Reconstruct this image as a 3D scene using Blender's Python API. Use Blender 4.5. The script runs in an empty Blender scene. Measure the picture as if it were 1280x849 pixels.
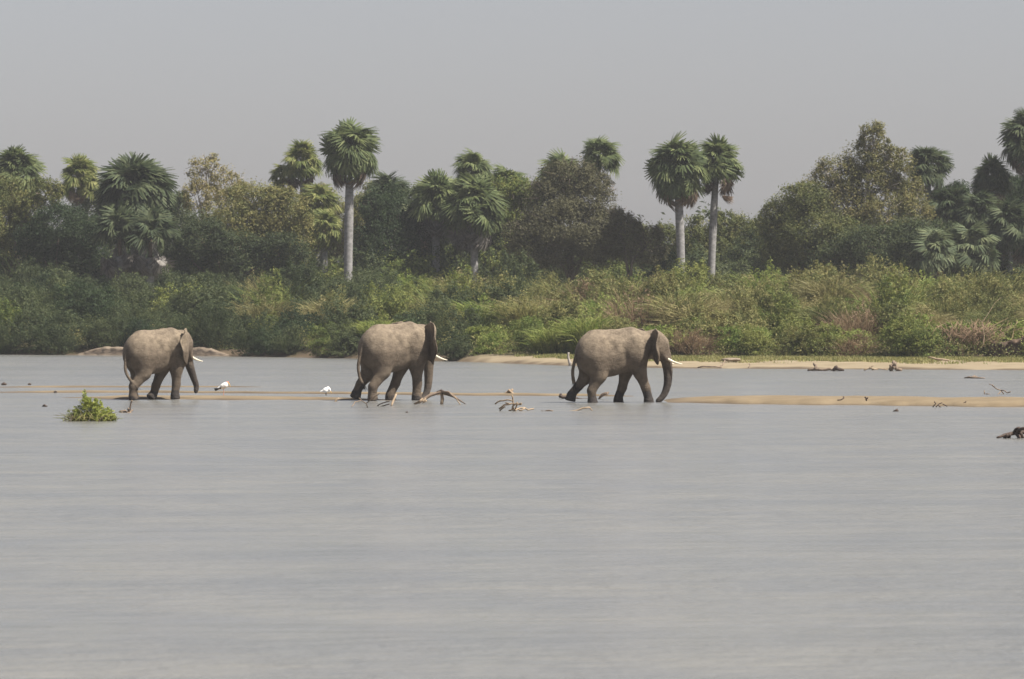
import bpy, math, random
import numpy as np
from mathutils import Vector, Matrix

R = math.radians
rng = np.random.default_rng(11)
random.seed(11)
scene = bpy.context.scene
col = scene.collection

# ------------------------------------------------------------------ camera
W, H = 1280.0, 849.0
CAM_Z = 4.0
F_PX = 7111.0                     # 200 mm lens on a 36 mm frame
HORIZON = 373.0
PITCH = math.atan((H / 2 - HORIZON) / F_PX)
cam_data = bpy.data.cameras.new('camera')
cam_data.lens = 200.0
cam_data.sensor_width = 36.0
cam_data.clip_start = 1.0
cam_data.clip_end = 6000.0
cam_data.dof.use_dof = True
cam_data.dof.focus_distance = 226.0
cam_data.dof.aperture_fstop = 4.0
cam = bpy.data.objects.new('camera', cam_data)
col.objects.link(cam)
cam.location = (0, 0, CAM_Z)
cam.rotation_euler = (math.pi / 2 - PITCH, 0, 0)
scene.camera = cam

# ------------------------------------------------------------------ sky and sun
SUN_EL, SUN_AZ = R(55), R(114)    # azimuth clockwise from +Y (the viewing direction)
world = bpy.data.worlds.new('World')
scene.world = world
world.use_nodes = True
wn, wl = world.node_tree.nodes, world.node_tree.links
wn.clear()
sky = wn.new('ShaderNodeTexSky')
sky.sky_type = 'NISHITA'
sky.sun_disc = False
sky.sun_elevation = SUN_EL
sky.sun_rotation = SUN_AZ
sky.air_density = 1.0
sky.dust_density = 1.2
sky.ozone_density = 1.0
hsv = wn.new('ShaderNodeHueSaturation')     # veiled, colourless dry-season sky
hsv.inputs['Saturation'].default_value = 0.42
bg = wn.new('ShaderNodeBackground')
bg.inputs['Strength'].default_value = 0.054
out = wn.new('ShaderNodeOutputWorld')
wl.new(sky.outputs[0], hsv.inputs['Color'])
tint = wn.new('ShaderNodeMix')
tint.data_type = 'RGBA'; tint.blend_type = 'MULTIPLY'
tint.inputs['Factor'].default_value = 1.0
tint.inputs['B'].default_value = (0.985, 0.965, 1.05, 1)
wl.new(hsv.outputs[0], tint.inputs['A'])
wl.new(tint.outputs['Result'], bg.inputs['Color'])
wl.new(bg.outputs[0], out.inputs['Surface'])

sun_data = bpy.data.lights.new('sun', 'SUN')
sun_data.energy = 5.0
sun_data.angle = R(0.8)
sun_data.color = (1.0, 0.95, 0.87)
sun = bpy.data.objects.new('sun', sun_data)
col.objects.link(sun)
sd = Vector((math.sin(SUN_AZ) * math.cos(SUN_EL), math.cos(SUN_AZ) * math.cos(SUN_EL), math.sin(SUN_EL)))
sun.rotation_euler = sd.to_track_quat('Z', 'Y').to_euler()
sun.location = (60, -40, 90)

scene.view_settings.view_transform = 'Standard'
scene.view_settings.look = 'None'
scene.view_settings.exposure = 0.9
scene.view_settings.gamma = 1.0
scene.view_settings.use_curve_mapping = False
scene.render.engine = 'CYCLES'
scene.cycles.use_denoising = True
scene.cycles.max_bounces = 8
scene.cycles.volume_bounces = 2
scene.cycles.transparent_max_bounces = 8


# ------------------------------------------------------------------ helpers
def ray(px, py):
    d = Vector(((px - W / 2) / F_PX, 1.0, -(py - H / 2) / F_PX))
    return Matrix.Rotation(-PITCH, 3, 'X') @ d


def at(px, py, z=0.0):
    """the point of a horizontal surface at height z that a pixel looks at"""
    d = ray(px, py)
    return Vector((0, 0, CAM_Z)) + d * ((z - CAM_Z) / d.z)


def at_y(px, py, y):
    """the point at distance y that a pixel looks at"""
    d = ray(px, py)
    return Vector((0, 0, CAM_Z)) + d * (y / d.y)


def tag(o, label=None, cat=None, group=None, kind=None):
    if label: o['label'] = label
    if cat: o['category'] = cat
    if group: o['group'] = group
    if kind: o['kind'] = kind
    return o


def link(o, parent=None):
    col.objects.link(o)
    if parent is not None:
        o.parent = parent
    return o


def empty(name, loc=(0, 0, 0), rz=0.0):
    o = bpy.data.objects.new(name, None)
    o.empty_display_size = 0.3
    o.location = loc
    o.rotation_euler = (0, 0, rz)
    return link(o)


def make_mesh(name, V, F, mat, smooth=False):
    me = bpy.data.meshes.new(name)
    V = np.asarray(V, dtype=np.float32)
    F = np.asarray(F)
    k = F.shape[1]
    me.vertices.add(len(V))
    me.vertices.foreach_set('co', V.ravel())
    me.loops.add(F.size)
    me.loops.foreach_set('vertex_index', F.astype(np.int32).ravel())
    me.polygons.add(len(F))
    me.polygons.foreach_set('loop_start', np.arange(0, F.size, k, dtype=np.int32))
    me.polygons.foreach_set('loop_total', np.full(len(F), k, dtype=np.int32))
    me.polygons.foreach_set('use_smooth', np.full(len(F), smooth, dtype=bool))
    me.update(calc_edges=True)
    me.validate()
    if mat is not None:
        me.materials.append(mat)
    return me


def obj(name, me, parent=None, loc=None):
    o = bpy.data.objects.new(name, me)
    if loc is not None:
        o.location = loc
    return link(o, parent)


class MB:
    """collects quads (tubes, blades, leaves) for ONE mesh"""
    def __init__(self):
        self.V, self.F, self.n = [], [], 0

    def add(self, V, F):
        V = np.asarray(V, dtype=np.float64).reshape(-1, 3)
        F = np.asarray(F, dtype=np.int64).reshape(-1, 4)
        self.V.append(V)
        self.F.append(F + self.n)
        self.n += len(V)

    def tube(self, P, rad, k=6, seed=None):
        P = [Vector(p) for p in P]
        n = len(P)
        if not hasattr(rad, '__len__'):
            rad = [rad] * n
        V, ref = [], None
        for i, p in enumerate(P):
            t = (P[min(i + 1, n - 1)] - P[max(i - 1, 0)])
            t = t.normalized() if t.length > 1e-9 else Vector((0, 0, 1))
            if ref is None:
                ref = t.orthogonal().normalized()
            ref = ref - t * ref.dot(t)
            ref = ref.normalized() if ref.length > 1e-6 else t.orthogonal().normalized()
            b = t.cross(ref)
            for j in range(k):
                a = 2 * math.pi * j / k
                V.append(p + (ref * math.cos(a) + b * math.sin(a)) * rad[i])
        F = []
        for i in range(n - 1):
            for j in range(k):
                F.append((i * k + j, i * k + (j + 1) % k, (i + 1) * k + (j + 1) % k, (i + 1) * k + j))
        base = (n - 1) * k
        c0, c1 = len(V), len(V) + 1
        V += [P[0], P[-1]]
        for j in range(0, k, 2):
            F.append((c0, (j + 2) % k, (j + 1) % k, j))
            F.append((c1, base + j, base + (j + 1) % k, base + (j + 2) % k))
        self.add([tuple(v) for v in V], F)
        return self

    def mesh(self, name, mat, smooth=True):
        return make_mesh(name, np.concatenate(self.V), np.concatenate(self.F), mat, smooth)

    def build(self, name, mat, parent=None, smooth=True, loc=None):
        return obj(name, self.mesh(name, mat, smooth), parent, loc)


def unit(v):
    return v / np.maximum(np.linalg.norm(v, axis=-1, keepdims=True), 1e-9)


def leaf_quads(C, N, size, aspect=0.5, g=rng):
    """diamond shaped leaves at C with rough normals N"""
    n = len(C)
    a = unit(np.cross(N, g.normal(size=(n, 3))))
    b = unit(np.cross(N, a))
    s = np.asarray(size).reshape(-1, 1) * np.ones((n, 1))
    bend = N * s * 0.18
    V = np.empty((n, 4, 3))
    V[:, 0] = C - a * s
    V[:, 1] = C - b * s * aspect + bend
    V[:, 2] = C + a * s
    V[:, 3] = C + b * s * aspect + bend
    return V.reshape(-1, 3), np.arange(n * 4).reshape(-1, 4)


def lobe_points(c, r, n, g, shell=0.55):
    """points through an ellipsoid lobe, gathered in leafy sub-clumps with gaps between them"""
    c, r = np.asarray(c, float), np.asarray(r, float)
    m1 = int(g.integers(9, 14))
    d1 = unit(g.normal(size=(m1, 3)) + np.array([0, 0, 0.25]))
    c1 = d1 * (shell + (0.82 - shell) * g.random((m1, 1)))
    r1 = g.uniform(0.24, 0.42, (m1, 1))
    m2 = max(m1 * 3, n // 22)
    p1 = g.integers(0, m1, m2)
    d2 = unit(g.normal(size=(m2, 3)) + d1[p1] * 0.6)
    c2 = c1[p1] + d2 * r1[p1] * (0.55 + 0.5 * g.random((m2, 1)))
    pick = g.integers(0, m2, n)
    p = c2[pick] + g.normal(size=(n, 3)) * 0.062
    nn = unit(d2[pick] * 0.8 + g.normal(size=(n, 3)) * 0.6 + np.array([0, 0, 0.45]))
    # a looser share of twigs fills the space between the clumps
    m3 = max(8, n // 30)
    d3 = unit(g.normal(size=(m3, 3)))
    c3 = d3 * (shell + (1.05 - shell) * g.random((m3, 1)) ** 0.7)
    k = g.random(n) < 0.42
    q3_ = g.integers(0, m3, n)
    p[k] = (c3[q3_] + g.normal(size=(n, 3)) * 0.1)[k]
    nn[k] = unit(d3[q3_] * 0.6 + g.normal(size=(n, 3)) * 0.7 + np.array([0, 0, 0.5]))[k]
    return c + p * r, nn


# ------------------------------------------------------------------ materials
def new_mat(name):
    m = bpy.data.materials.new(name)
    m.use_nodes = True
    nt = m.node_tree
    nt.nodes.clear()
    o = nt.nodes.new('ShaderNodeOutputMaterial')
    return m, nt, nt.nodes, nt.links, o


def noise(nt, scale, detail=4.0, rough=0.55, coord=None, vec_scale=None):
    n = nt.nodes.new('ShaderNodeTexNoise')
    n.inputs['Scale'].default_value = scale
    n.inputs['Detail'].default_value = detail
    n.inputs['Roughness'].default_value = rough
    if coord is not None:
        if vec_scale:
            mp = nt.nodes.new('ShaderNodeMapping')
            mp.inputs['Scale'].default_value = vec_scale
            nt.links.new(coord, mp.inputs['Vector'])
            nt.links.new(mp.outputs[0], n.inputs['Vector'])
        else:
            nt.links.new(coord, n.inputs['Vector'])
    return n


def ramp(nt, fac, stops):
    r = nt.nodes.new('ShaderNodeValToRGB')
    e = r.color_ramp.elements
    while len(e) < len(stops):
        e.new(0.5)
    for i, (p, c) in enumerate(stops):
        e[i].position = p
        e[i].color = (*c, 1) if len(c) == 3 else c
    nt.links.new(fac, r.inputs['Fac'])
    return r


def leaf_mat(name, ca, cb, cc=None, trans=0.36, scale=0.9, rough=0.6):
    """foliage: two or three leaf colours mixed by clump, by leaf and by plant"""
    m, nt, N, L, o = new_mat(name)
    tc = N.new('ShaderNodeNewGeometry')
    oi = N.new('ShaderNodeObjectInfo')
    n1 = noise(nt, scale, 3.0, 0.6, tc.outputs['Position'])
    n2 = N.new('ShaderNodeTexWhiteNoise')
    L.new(tc.outputs['Random Per Island'], n2.inputs['Vector'])
    mx = N.new('ShaderNodeMath'); mx.operation = 'MULTIPLY_ADD'
    L.new(tc.outputs['Random Per Island'], mx.inputs[0]); mx.inputs[1].default_value = 0.45
    L.new(n1.outputs['Fac'], mx.inputs[2])
    ad = N.new('ShaderNodeMath'); ad.operation = 'MULTIPLY_ADD'
    L.new(oi.outputs['Random'], ad.inputs[0]); ad.inputs[1].default_value = 0.3
    L.new(mx.outputs[0], ad.inputs[2])
    r = ramp(nt, ad.outputs[0], [(0.55, ca), (0.85, cb), (1.15 if False else 1.0, cc or cb)])
    p = N.new('ShaderNodeBsdfPrincipled')
    p.inputs['Roughness'].default_value = rough
    p.inputs['Specular IOR Level'].default_value = 0.25
    L.new(r.outputs[0], p.inputs['Base Color'])
    t = N.new('ShaderNodeBsdfTranslucent')
    L.new(r.outputs[0], t.inputs['Color'])
    ms = N.new('ShaderNodeMixShader')
    ms.inputs[0].default_value = trans
    L.new(p.outputs[0], ms.inputs[1]); L.new(t.outputs[0], ms.inputs[2])
    L.new(ms.outputs[0], o.inputs['Surface'])
    return m


def rough_mat(name, ca, cb, scale=3.0, rough=0.85, bump=0.3, bscale=20.0, dist=0.02, stretch=None):
    m, nt, N, L, o = new_mat(name)
    tc = N.new('ShaderNodeTexCoord')
    n1 = noise(nt, scale, 5.0, 0.6, tc.outputs['Object'], stretch)
    r = ramp(nt, n1.outputs['Fac'], [(0.3, ca), (0.7, cb)])
    p = N.new('ShaderNodeBsdfPrincipled')
    p.inputs['Roughness'].default_value = rough
    p.inputs['Specular IOR Level'].default_value = 0.2
    L.new(r.outputs[0], p.inputs['Base Color'])
    n2 = noise(nt, bscale, 4.0, 0.6, tc.outputs['Object'], stretch)
    b = N.new('ShaderNodeBump')
    b.inputs['Strength'].default_value = bump
    b.inputs['Distance'].default_value = dist
    L.new(n2.outputs['Fac'], b.inputs['Height'])
    L.new(b.outputs[0], p.inputs['Normal'])
    L.new(p.outputs[0], o.inputs['Surface'])
    return m


M = {}
# foliage
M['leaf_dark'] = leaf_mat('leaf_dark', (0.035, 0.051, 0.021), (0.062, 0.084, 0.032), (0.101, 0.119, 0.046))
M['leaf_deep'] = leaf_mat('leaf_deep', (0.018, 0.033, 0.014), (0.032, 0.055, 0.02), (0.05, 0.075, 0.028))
M['leaf_olive'] = leaf_mat('leaf_olive', (0.083, 0.100, 0.031), (0.147, 0.163, 0.050), (0.245, 0.224, 0.080))
M['leaf_tan'] = leaf_mat('leaf_tan', (0.106, 0.110, 0.037), (0.194, 0.185, 0.065), (0.312, 0.263, 0.106))
M['leaf_brown'] = leaf_mat('leaf_brown', (0.063, 0.063, 0.034), (0.101, 0.096, 0.049), (0.140, 0.132, 0.065))
M['leaf_bright'] = leaf_mat('leaf_bright', (0.09, 0.14, 0.025), (0.155, 0.21, 0.04), (0.25, 0.27, 0.07), trans=0.35)
M['leaf_mid'] = leaf_mat('leaf_mid', (0.076, 0.108, 0.025), (0.134, 0.172, 0.040), (0.232, 0.241, 0.064))
M['leaf_straw'] = leaf_mat('leaf_straw', (0.14, 0.135, 0.052), (0.215, 0.195, 0.078), (0.29, 0.25, 0.11))
M['leaf_dry'] = leaf_mat('leaf_dry', (0.099, 0.066, 0.037), (0.176, 0.119, 0.066), (0.264, 0.187, 0.110))
M['leaf_clump'] = leaf_mat('leaf_clump', (0.17, 0.21, 0.035), (0.28, 0.31, 0.06), (0.42, 0.42, 0.11), trans=0.35, scale=4)
M['turf'] = leaf_mat('turf', (0.12, 0.14, 0.04), (0.20, 0.21, 0.07), (0.30, 0.27, 0.11), trans=0.3)
M['frond_green'] = leaf_mat('frond_green', (0.066, 0.092, 0.036), (0.11, 0.14, 0.052), (0.18, 0.205, 0.082), rough=0.7, trans=0.4)
M['frond_yellow'] = leaf_mat('frond_yellow', (0.088, 0.116, 0.031), (0.165, 0.187, 0.055), (0.264, 0.264, 0.094), rough=0.7, trans=0.4)
M['frond_dark'] = leaf_mat('frond_dark', (0.042, 0.06, 0.03), (0.07, 0.092, 0.042), (0.11, 0.13, 0.062), rough=0.7, trans=0.4)
M['frond_pale'] = leaf_mat('frond_pale', (0.075, 0.10, 0.05), (0.12, 0.15, 0.075), (0.18, 0.2, 0.10), rough=0.7, trans=0.4)
M['frond_dead'] = leaf_mat('frond_dead', (0.10, 0.066, 0.042), (0.16, 0.11, 0.072), (0.24, 0.18, 0.13), trans=0.15)
M['frond_grey'] = leaf_mat('frond_grey', (0.11, 0.096, 0.082), (0.17, 0.152, 0.132), (0.24, 0.22, 0.195), trans=0.15)
# wood, earth
M['bark'] = rough_mat('bark', (0.07, 0.055, 0.042), (0.16, 0.13, 0.10), 2.0, stretch=(1, 1, 0.2))
M['bark_pale'] = rough_mat('bark_pale', (0.22, 0.19, 0.165), (0.36, 0.32, 0.28), 2.0, stretch=(1, 1, 0.2))
M['palm_bark'] = rough_mat('palm_bark', (0.14, 0.136, 0.128), (0.30, 0.29, 0.28), 2.6, bump=0.5, bscale=6.0, stretch=(1, 1, 1.6))
M['palm_boot'] = rough_mat('palm_boot', (0.07, 0.05, 0.033), (0.15, 0.11, 0.075), 3.0)
M['drift'] = rough_mat('drift', (0.10, 0.075, 0.055), (0.27, 0.2, 0.145), 7.0)
M['drift_pale'] = rough_mat('drift_pale', (0.20, 0.145, 0.095), (0.36, 0.275, 0.19), 7.0)
M['drift_dark'] = rough_mat('drift_dark', (0.025, 0.018, 0.014), (0.09, 0.06, 0.045), 7.0, rough=0.6)
M['vine'] = rough_mat('vine', (0.13, 0.085, 0.05), (0.27, 0.185, 0.115), 5.0)
M['scarp'] = rough_mat('scarp', (0.055, 0.038, 0.027), (0.16, 0.11, 0.075), 2.6, bump=0.8, bscale=3.0, dist=0.15)
M['scarp_pale'] = rough_mat('scarp_pale', (0.16, 0.12, 0.085), (0.26, 0.21, 0.155), 0.9, bump=0.8, bscale=2.2, dist=0.15, stretch=(0.5, 1, 1.6))
M['stone'] = rough_mat('stone', (0.15, 0.14, 0.135), (0.28, 0.26, 0.25), 2.0)


def sand_mat():
    m, nt, N, L, o = new_mat('sand')
    g = N.new('ShaderNodeNewGeometry')
    at_ = N.new('ShaderNodeAttribute'); at_.attribute_name = 'wet'
    n1 = noise(nt, 0.7, 6, 0.6, g.outputs['Position'])
    r = ramp(nt, n1.outputs['Fac'], [(0.3, (0.15, 0.112, 0.066)), (0.7, (0.22, 0.17, 0.105))])
    mx = N.new('ShaderNodeMix'); mx.data_type = 'RGBA'
    L.new(at_.outputs['Fac'], mx.inputs['Factor'])
    L.new(r.outputs[0], mx.inputs['A'])
    mx.inputs['B'].default_value = (0.10, 0.074, 0.048, 1)
    p = N.new('ShaderNodeBsdfPrincipled')
    L.new(mx.outputs['Result'], p.inputs['Base Color'])
    p.inputs['Roughness'].default_value = 0.85
    p.inputs['Specular IOR Level'].default_value = 0.2
    n2 = noise(nt, 5.0, 5, 0.6, g.outputs['Position'])
    b = N.new('ShaderNodeBump'); b.inputs['Strength'].default_value = 0.5; b.inputs['Distance'].default_value = 0.05
    L.new(n2.outputs['Fac'], b.inputs['Height']); L.new(b.outputs[0], p.inputs['Normal'])
    L.new(p.outputs[0], o.inputs['Surface'])
    return m


def ground_mat():
    m, nt, N, L, o = new_mat('ground')
    g = N.new('ShaderNodeNewGeometry')
    at_ = N.new('ShaderNodeAttribute'); at_.attribute_name = 'sand'
    n1 = noise(nt, 0.5, 6, 0.6, g.outputs['Position'])
    rs = ramp(nt, n1.outputs['Fac'], [(0.3, (0.20, 0.158, 0.10)), (0.7, (0.28, 0.228, 0.152))])
    re = ramp(nt, n1.outputs['Fac'], [(0.3, (0.045, 0.04, 0.022)), (0.7, (0.09, 0.075, 0.04))])
    mx = N.new('ShaderNodeMix'); mx.data_type = 'RGBA'
    L.new(at_.outputs['Fac'], mx.inputs['Factor'])
    L.new(re.outputs[0], mx.inputs['A']); L.new(rs.outputs[0], mx.inputs['B'])
    aw = N.new('ShaderNodeAttribute'); aw.attribute_name = 'wet'
    mw = N.new('ShaderNodeMix'); mw.data_type = 'RGBA'
    L.new(aw.outputs['Fac'], mw.inputs['Factor'])
    L.new(mx.outputs['Result'], mw.inputs['A']); mw.inputs['B'].default_value = (0.10, 0.074, 0.048, 1)
    p = N.new('ShaderNodeBsdfPrincipled')
    L.new(mw.outputs['Result'], p.inputs['Base Color'])
    p.inputs['Roughness'].default_value = 0.9
    p.inputs['Specular IOR Level'].default_value = 0.1
    L.new(p.outputs[0], o.inputs['Surface'])
    return m


def water_mat():
    m, nt, N, L, o = new_mat('river_water')
    g = N.new('ShaderNodeNewGeometry')
    pos = g.outputs['Position']
    # silt colour
    n0 = noise(nt, 0.22, 4, 0.6, pos)
    r = ramp(nt, n0.outputs['Fac'], [(0.35, (0.15, 0.151, 0.146)), (0.68, (0.188, 0.182, 0.162))])
    p = N.new('ShaderNodeBsdfPrincipled')
    L.new(r.outputs[0], p.inputs['Base Color'])
    p.inputs['IOR'].default_value = 1.33
    p.inputs['Specular IOR Level'].default_value = 0.5
    # ripples of several sizes
    n1 = noise(nt, 0.32, 3, 0.5, pos, (1.0, 0.8, 1))
    n2 = noise(nt, 1.7, 4, 0.6, pos, (0.7, 1.0, 1))
    n3 = noise(nt, 8.0, 3, 0.6, pos)
    gust = noise(nt, 0.03, 6, 0.65, pos, (0.5, 2.0, 1))    # long lanes of breeze and of slack water
    gm = N.new('ShaderNodeMapRange')
    gm.inputs['From Min'].default_value = 0.35; gm.inputs['From Max'].default_value = 0.68
    gm.inputs['To Min'].default_value = 0.7; gm.inputs['To Max'].default_value = 2.2
    L.new(gust.outputs['Fac'], gm.inputs['Value'])

    def mul(a, k):
        x = N.new('ShaderNodeMath'); x.operation = 'MULTIPLY'
        L.new(a, x.inputs[0])
        if isinstance(k, float): x.inputs[1].default_value = k
        else: L.new(k, x.inputs[1])
        return x.outputs[0]

    def add(a, b):
        x = N.new('ShaderNodeMath'); x.operation = 'ADD'
        L.new(a, x.inputs[0]); L.new(b, x.inputs[1])
        return x.outputs[0]
    hgt = add(mul(n1.outputs['Fac'], 0.09), add(mul(n2.outputs['Fac'], 0.13), mul(n3.outputs['Fac'], 0.025)))
    n4 = noise(nt, 0.42, 5, 0.6, pos, (0.16, 1.0, 1))       # low crests drawn out across the current
    hgt = add(hgt, mul(n4.outputs['Fac'], 0.22))
    hgt = mul(hgt, gm.outputs[0])
    b = N.new('ShaderNodeBump'); b.inputs['Strength'].default_value = 1.0; b.inputs['Distance'].default_value = 1.0
    L.new(hgt, b.inputs['Height']); L.new(b.outputs[0], p.inputs['Normal'])
    rr = N.new('ShaderNodeMapRange')
    rr.inputs['From Min'].default_value = 0.3; rr.inputs['From Max'].default_value = 0.7
    rr.inputs['To Min'].default_value = 0.15; rr.inputs['To Max'].default_value = 0.2
    L.new(gust.outputs['Fac'], rr.inputs['Value']); L.new(rr.outputs[0], p.inputs['Roughness'])
    L.new(p.outputs[0], o.inputs['Surface'])
    return m


def skin_mat():
    m, nt, N, L, o = new_mat('elephant_skin')
    tc = N.new('ShaderNodeTexCoord')
    ob = tc.outputs['Object']
    wet = N.new('ShaderNodeAttribute'); wet.attribute_name = 'wet'  # wet hide, with some painted shade on the trunk
    dust = N.new('ShaderNodeAttribute'); dust.attribute_name = 'dust'
    n1 = noise(nt, 1.6, 6, 0.62, ob)
    r = ramp(nt, n1.outputs['Fac'], [(0.32, (0.056, 0.041, 0.029)), (0.52, (0.09, 0.067, 0.047)), (0.72, (0.124, 0.094, 0.066))])
    n4 = noise(nt, 3.2, 5, 0.65, ob)
    dm = N.new('ShaderNodeMath'); dm.operation = 'MULTIPLY'
    dr = ramp(nt, n4.outputs['Fac'], [(0.36, (0.26, 0.26, 0.26)), (0.66, (0.95, 0.95, 0.95))])
    L.new(dust.outputs['Fac'], dm.inputs[0]); L.new(dr.outputs[0], dm.inputs[1])
    mx = N.new('ShaderNodeMix'); mx.data_type = 'RGBA'
    L.new(dm.outputs[0], mx.inputs['Factor'])
    L.new(r.outputs[0], mx.inputs['A']); mx.inputs['B'].default_value = (0.28, 0.222, 0.155, 1)
    mw = N.new('ShaderNodeMix'); mw.data_type = 'RGBA'
    L.new(wet.outputs['Fac'], mw.inputs['Factor'])
    L.new(mx.outputs['Result'], mw.inputs['A']); mw.inputs['B'].default_value = (0.04, 0.033, 0.029, 1)
    p = N.new('ShaderNodeBsdfPrincipled')
    L.new(mw.outputs['Result'], p.inputs['Base Color'])
    p.inputs['Roughness'].default_value = 0.8
    p.inputs['Specular IOR Level'].default_value = 0.25
    v = N.new('ShaderNodeTexVoronoi'); v.feature = 'DISTANCE_TO_EDGE'; v.inputs['Scale'].default_value = 24
    L.new(ob, v.inputs['Vector'])
    n2 = noise(nt, 4, 7, 0.72, ob, (1.0, 1.0, 1.4))
    s = N.new('ShaderNodeMath'); s.operation = 'MULTIPLY_ADD'
    L.new(v.outputs['Distance'], s.inputs[0]); s.inputs[1].default_value = 0.25
    L.new(n2.outputs['Fac'], s.inputs[2])
    b = N.new('ShaderNodeBump'); b.inputs['Strength'].default_value = 0.9; b.inputs['Distance'].default_value = 0.10
    L.new(s.outputs[0], b.inputs['Height']); L.new(b.outputs[0], p.inputs['Normal'])
    L.new(p.outputs[0], o.inputs['Surface'])
    return m


M['sand'] = sand_mat()
M['ground'] = ground_mat()
M['water'] = water_mat()
M['skin'] = skin_mat()
M['ivory'] = rough_mat('ivory', (0.62, 0.54, 0.40), (0.78, 0.72, 0.58), 6.0, rough=0.45, bump=0.05)
M['eye'] = rough_mat('eye', (0.012, 0.009, 0.007), (0.02, 0.014, 0.01), 6.0, rough=0.2, bump=0.0)
M['hair'] = rough_mat('hair', (0.015, 0.013, 0.012), (0.03, 0.026, 0.022), 9.0)
M['feather_white'] = rough_mat('feather_white', (0.72, 0.70, 0.66), (0.82, 0.81, 0.78), 20.0, bump=0.2, bscale=60)
M['feather_black'] = rough_mat('feather_black', (0.012, 0.012, 0.014), (0.03, 0.03, 0.034), 20.0)
M['bird_skin'] = rough_mat('bird_skin', (0.55, 0.18, 0.10), (0.65, 0.25, 0.15), 20.0)
M['bill_yellow'] = rough_mat('bill_yellow', (0.62, 0.36, 0.08), (0.72, 0.45, 0.12), 20.0)
M['leg_pink'] = rough_mat('leg_pink', (0.5, 0.26, 0.2), (0.6, 0.34, 0.27), 20.0)

# ------------------------------------------------------------------ river bank, ground, water
_bank_px = [(-200, 442.6), (0, 443.2), (100, 444), (290, 445.3), (420, 447.6), (575, 452), (700, 457), (840, 460.5), (1000, 461.3), (1280, 462.8), (1500, 464)]
_bank = np.array([[at(x, y).x, at(x, y).y] for x, y in _bank_px])
_bank = np.vstack([[-700, 425], [-90, 412], _bank, [60, 306], [700, 250]])


def bank_y(x):
    return np.interp(x, _bank[:, 0], _bank[:, 1])


def beachness(x):
    return np.clip((np.asarray(x) + 3.6) / 9.0, 0, 1)


def ground_z(x, y):
    x, y = np.asarray(x, float), np.asarray(y, float)
    t = y - bank_y(x)
    b = beachness(x)
    flat_w = 2.0 + 20.0 * b                    # the beach is wide beside the shallows, absent upstream
    flat_h = 0.55 - 0.13 * b
    near = flat_h * np.clip(t / flat_w, 0, 1) ** 0.8
    far = 2.6 * (1 - np.exp(-np.clip(t - flat_w, 0, None) / 38.0))
    z = np.where(t < 0, np.maximum(-1.4, t * 0.06), near + far)
    wob = 0.06 * np.sin(x * 0.9 + y * 0.31) + 0.05 * np.sin(x * 0.37 - y * 0.7)
    return z + np.where(t > flat_w, wob * 2, wob * 0.25 * np.clip(t / 3, 0, 1))


xs = np.concatenate([np.linspace(-700, -62, 22)[:-1], np.arange(-62, 62, 0.8), np.linspace(62, 700, 22)])
ys = np.concatenate([np.linspace(-60, 296, 24)[:-1], np.arange(296, 440, 0.8), np.linspace(440, 620, 46), np.linspace(640, 1500, 16)])
gx, gy = np.meshgrid(xs, ys, indexing='ij')
gz = ground_z(gx, gy)
gV = np.stack([gx, gy, gz], -1).reshape(-1, 3)
ni, nj = gx.shape
ii, jj = np.meshgrid(np.arange(ni - 1), np.arange(nj - 1), indexing='ij')
gF = np.stack([ii * nj + jj, (ii + 1) * nj + jj, (ii + 1) * nj + jj + 1, ii * nj + jj + 1], -1).reshape(-1, 4)
gme = make_mesh('ground', gV, gF, M['ground'], True)
tt = (gy - bank_y(gx)).ravel()
fw = (2.0 + 20.0 * beachness(gx)).ravel()
sandv = np.clip((fw + 1.0 - tt) / 5.0, 0, 1) * (beachness(gx).ravel() > 0.02)
a = gme.attributes.new('sand', 'FLOAT', 'POINT')
a.data.foreach_set('value', sandv.astype(np.float32))
wv = np.clip((2.4 + 1.2 * np.sin(gx * 0.9) + 0.8 * np.sin(gx * 2.3 + 1) - (gy - bank_y(gx))) / 1.6, 0, 1).ravel()
gme.attributes.new('wet', 'FLOAT', 'POINT').data.foreach_set('value', wv.astype(np.float32))
tag(obj('ground', gme), kind='structure')

wx = np.array([-700, -120, -60, -20, 0, 20, 60, 120, 700.0])
wy = np.array([-60, 0, 60, 120, 180, 240, 300, 360, 430.0])
wgx, wgy = np.meshgrid(wx, wy, indexing='ij')
ni, nj = wgx.shape
ii, jj = np.meshgrid(np.arange(ni - 1), np.arange(nj - 1), indexing='ij')
wF = np.stack([ii * nj + jj, (ii + 1) * nj + jj, (ii + 1) * nj + jj + 1, ii * nj + jj + 1], -1).reshape(-1, 4)
tag(obj('river', make_mesh('river', np.stack([wgx, wgy, wgx * 0], -1).reshape(-1, 3), wF, M['water'])), kind='structure')


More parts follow.
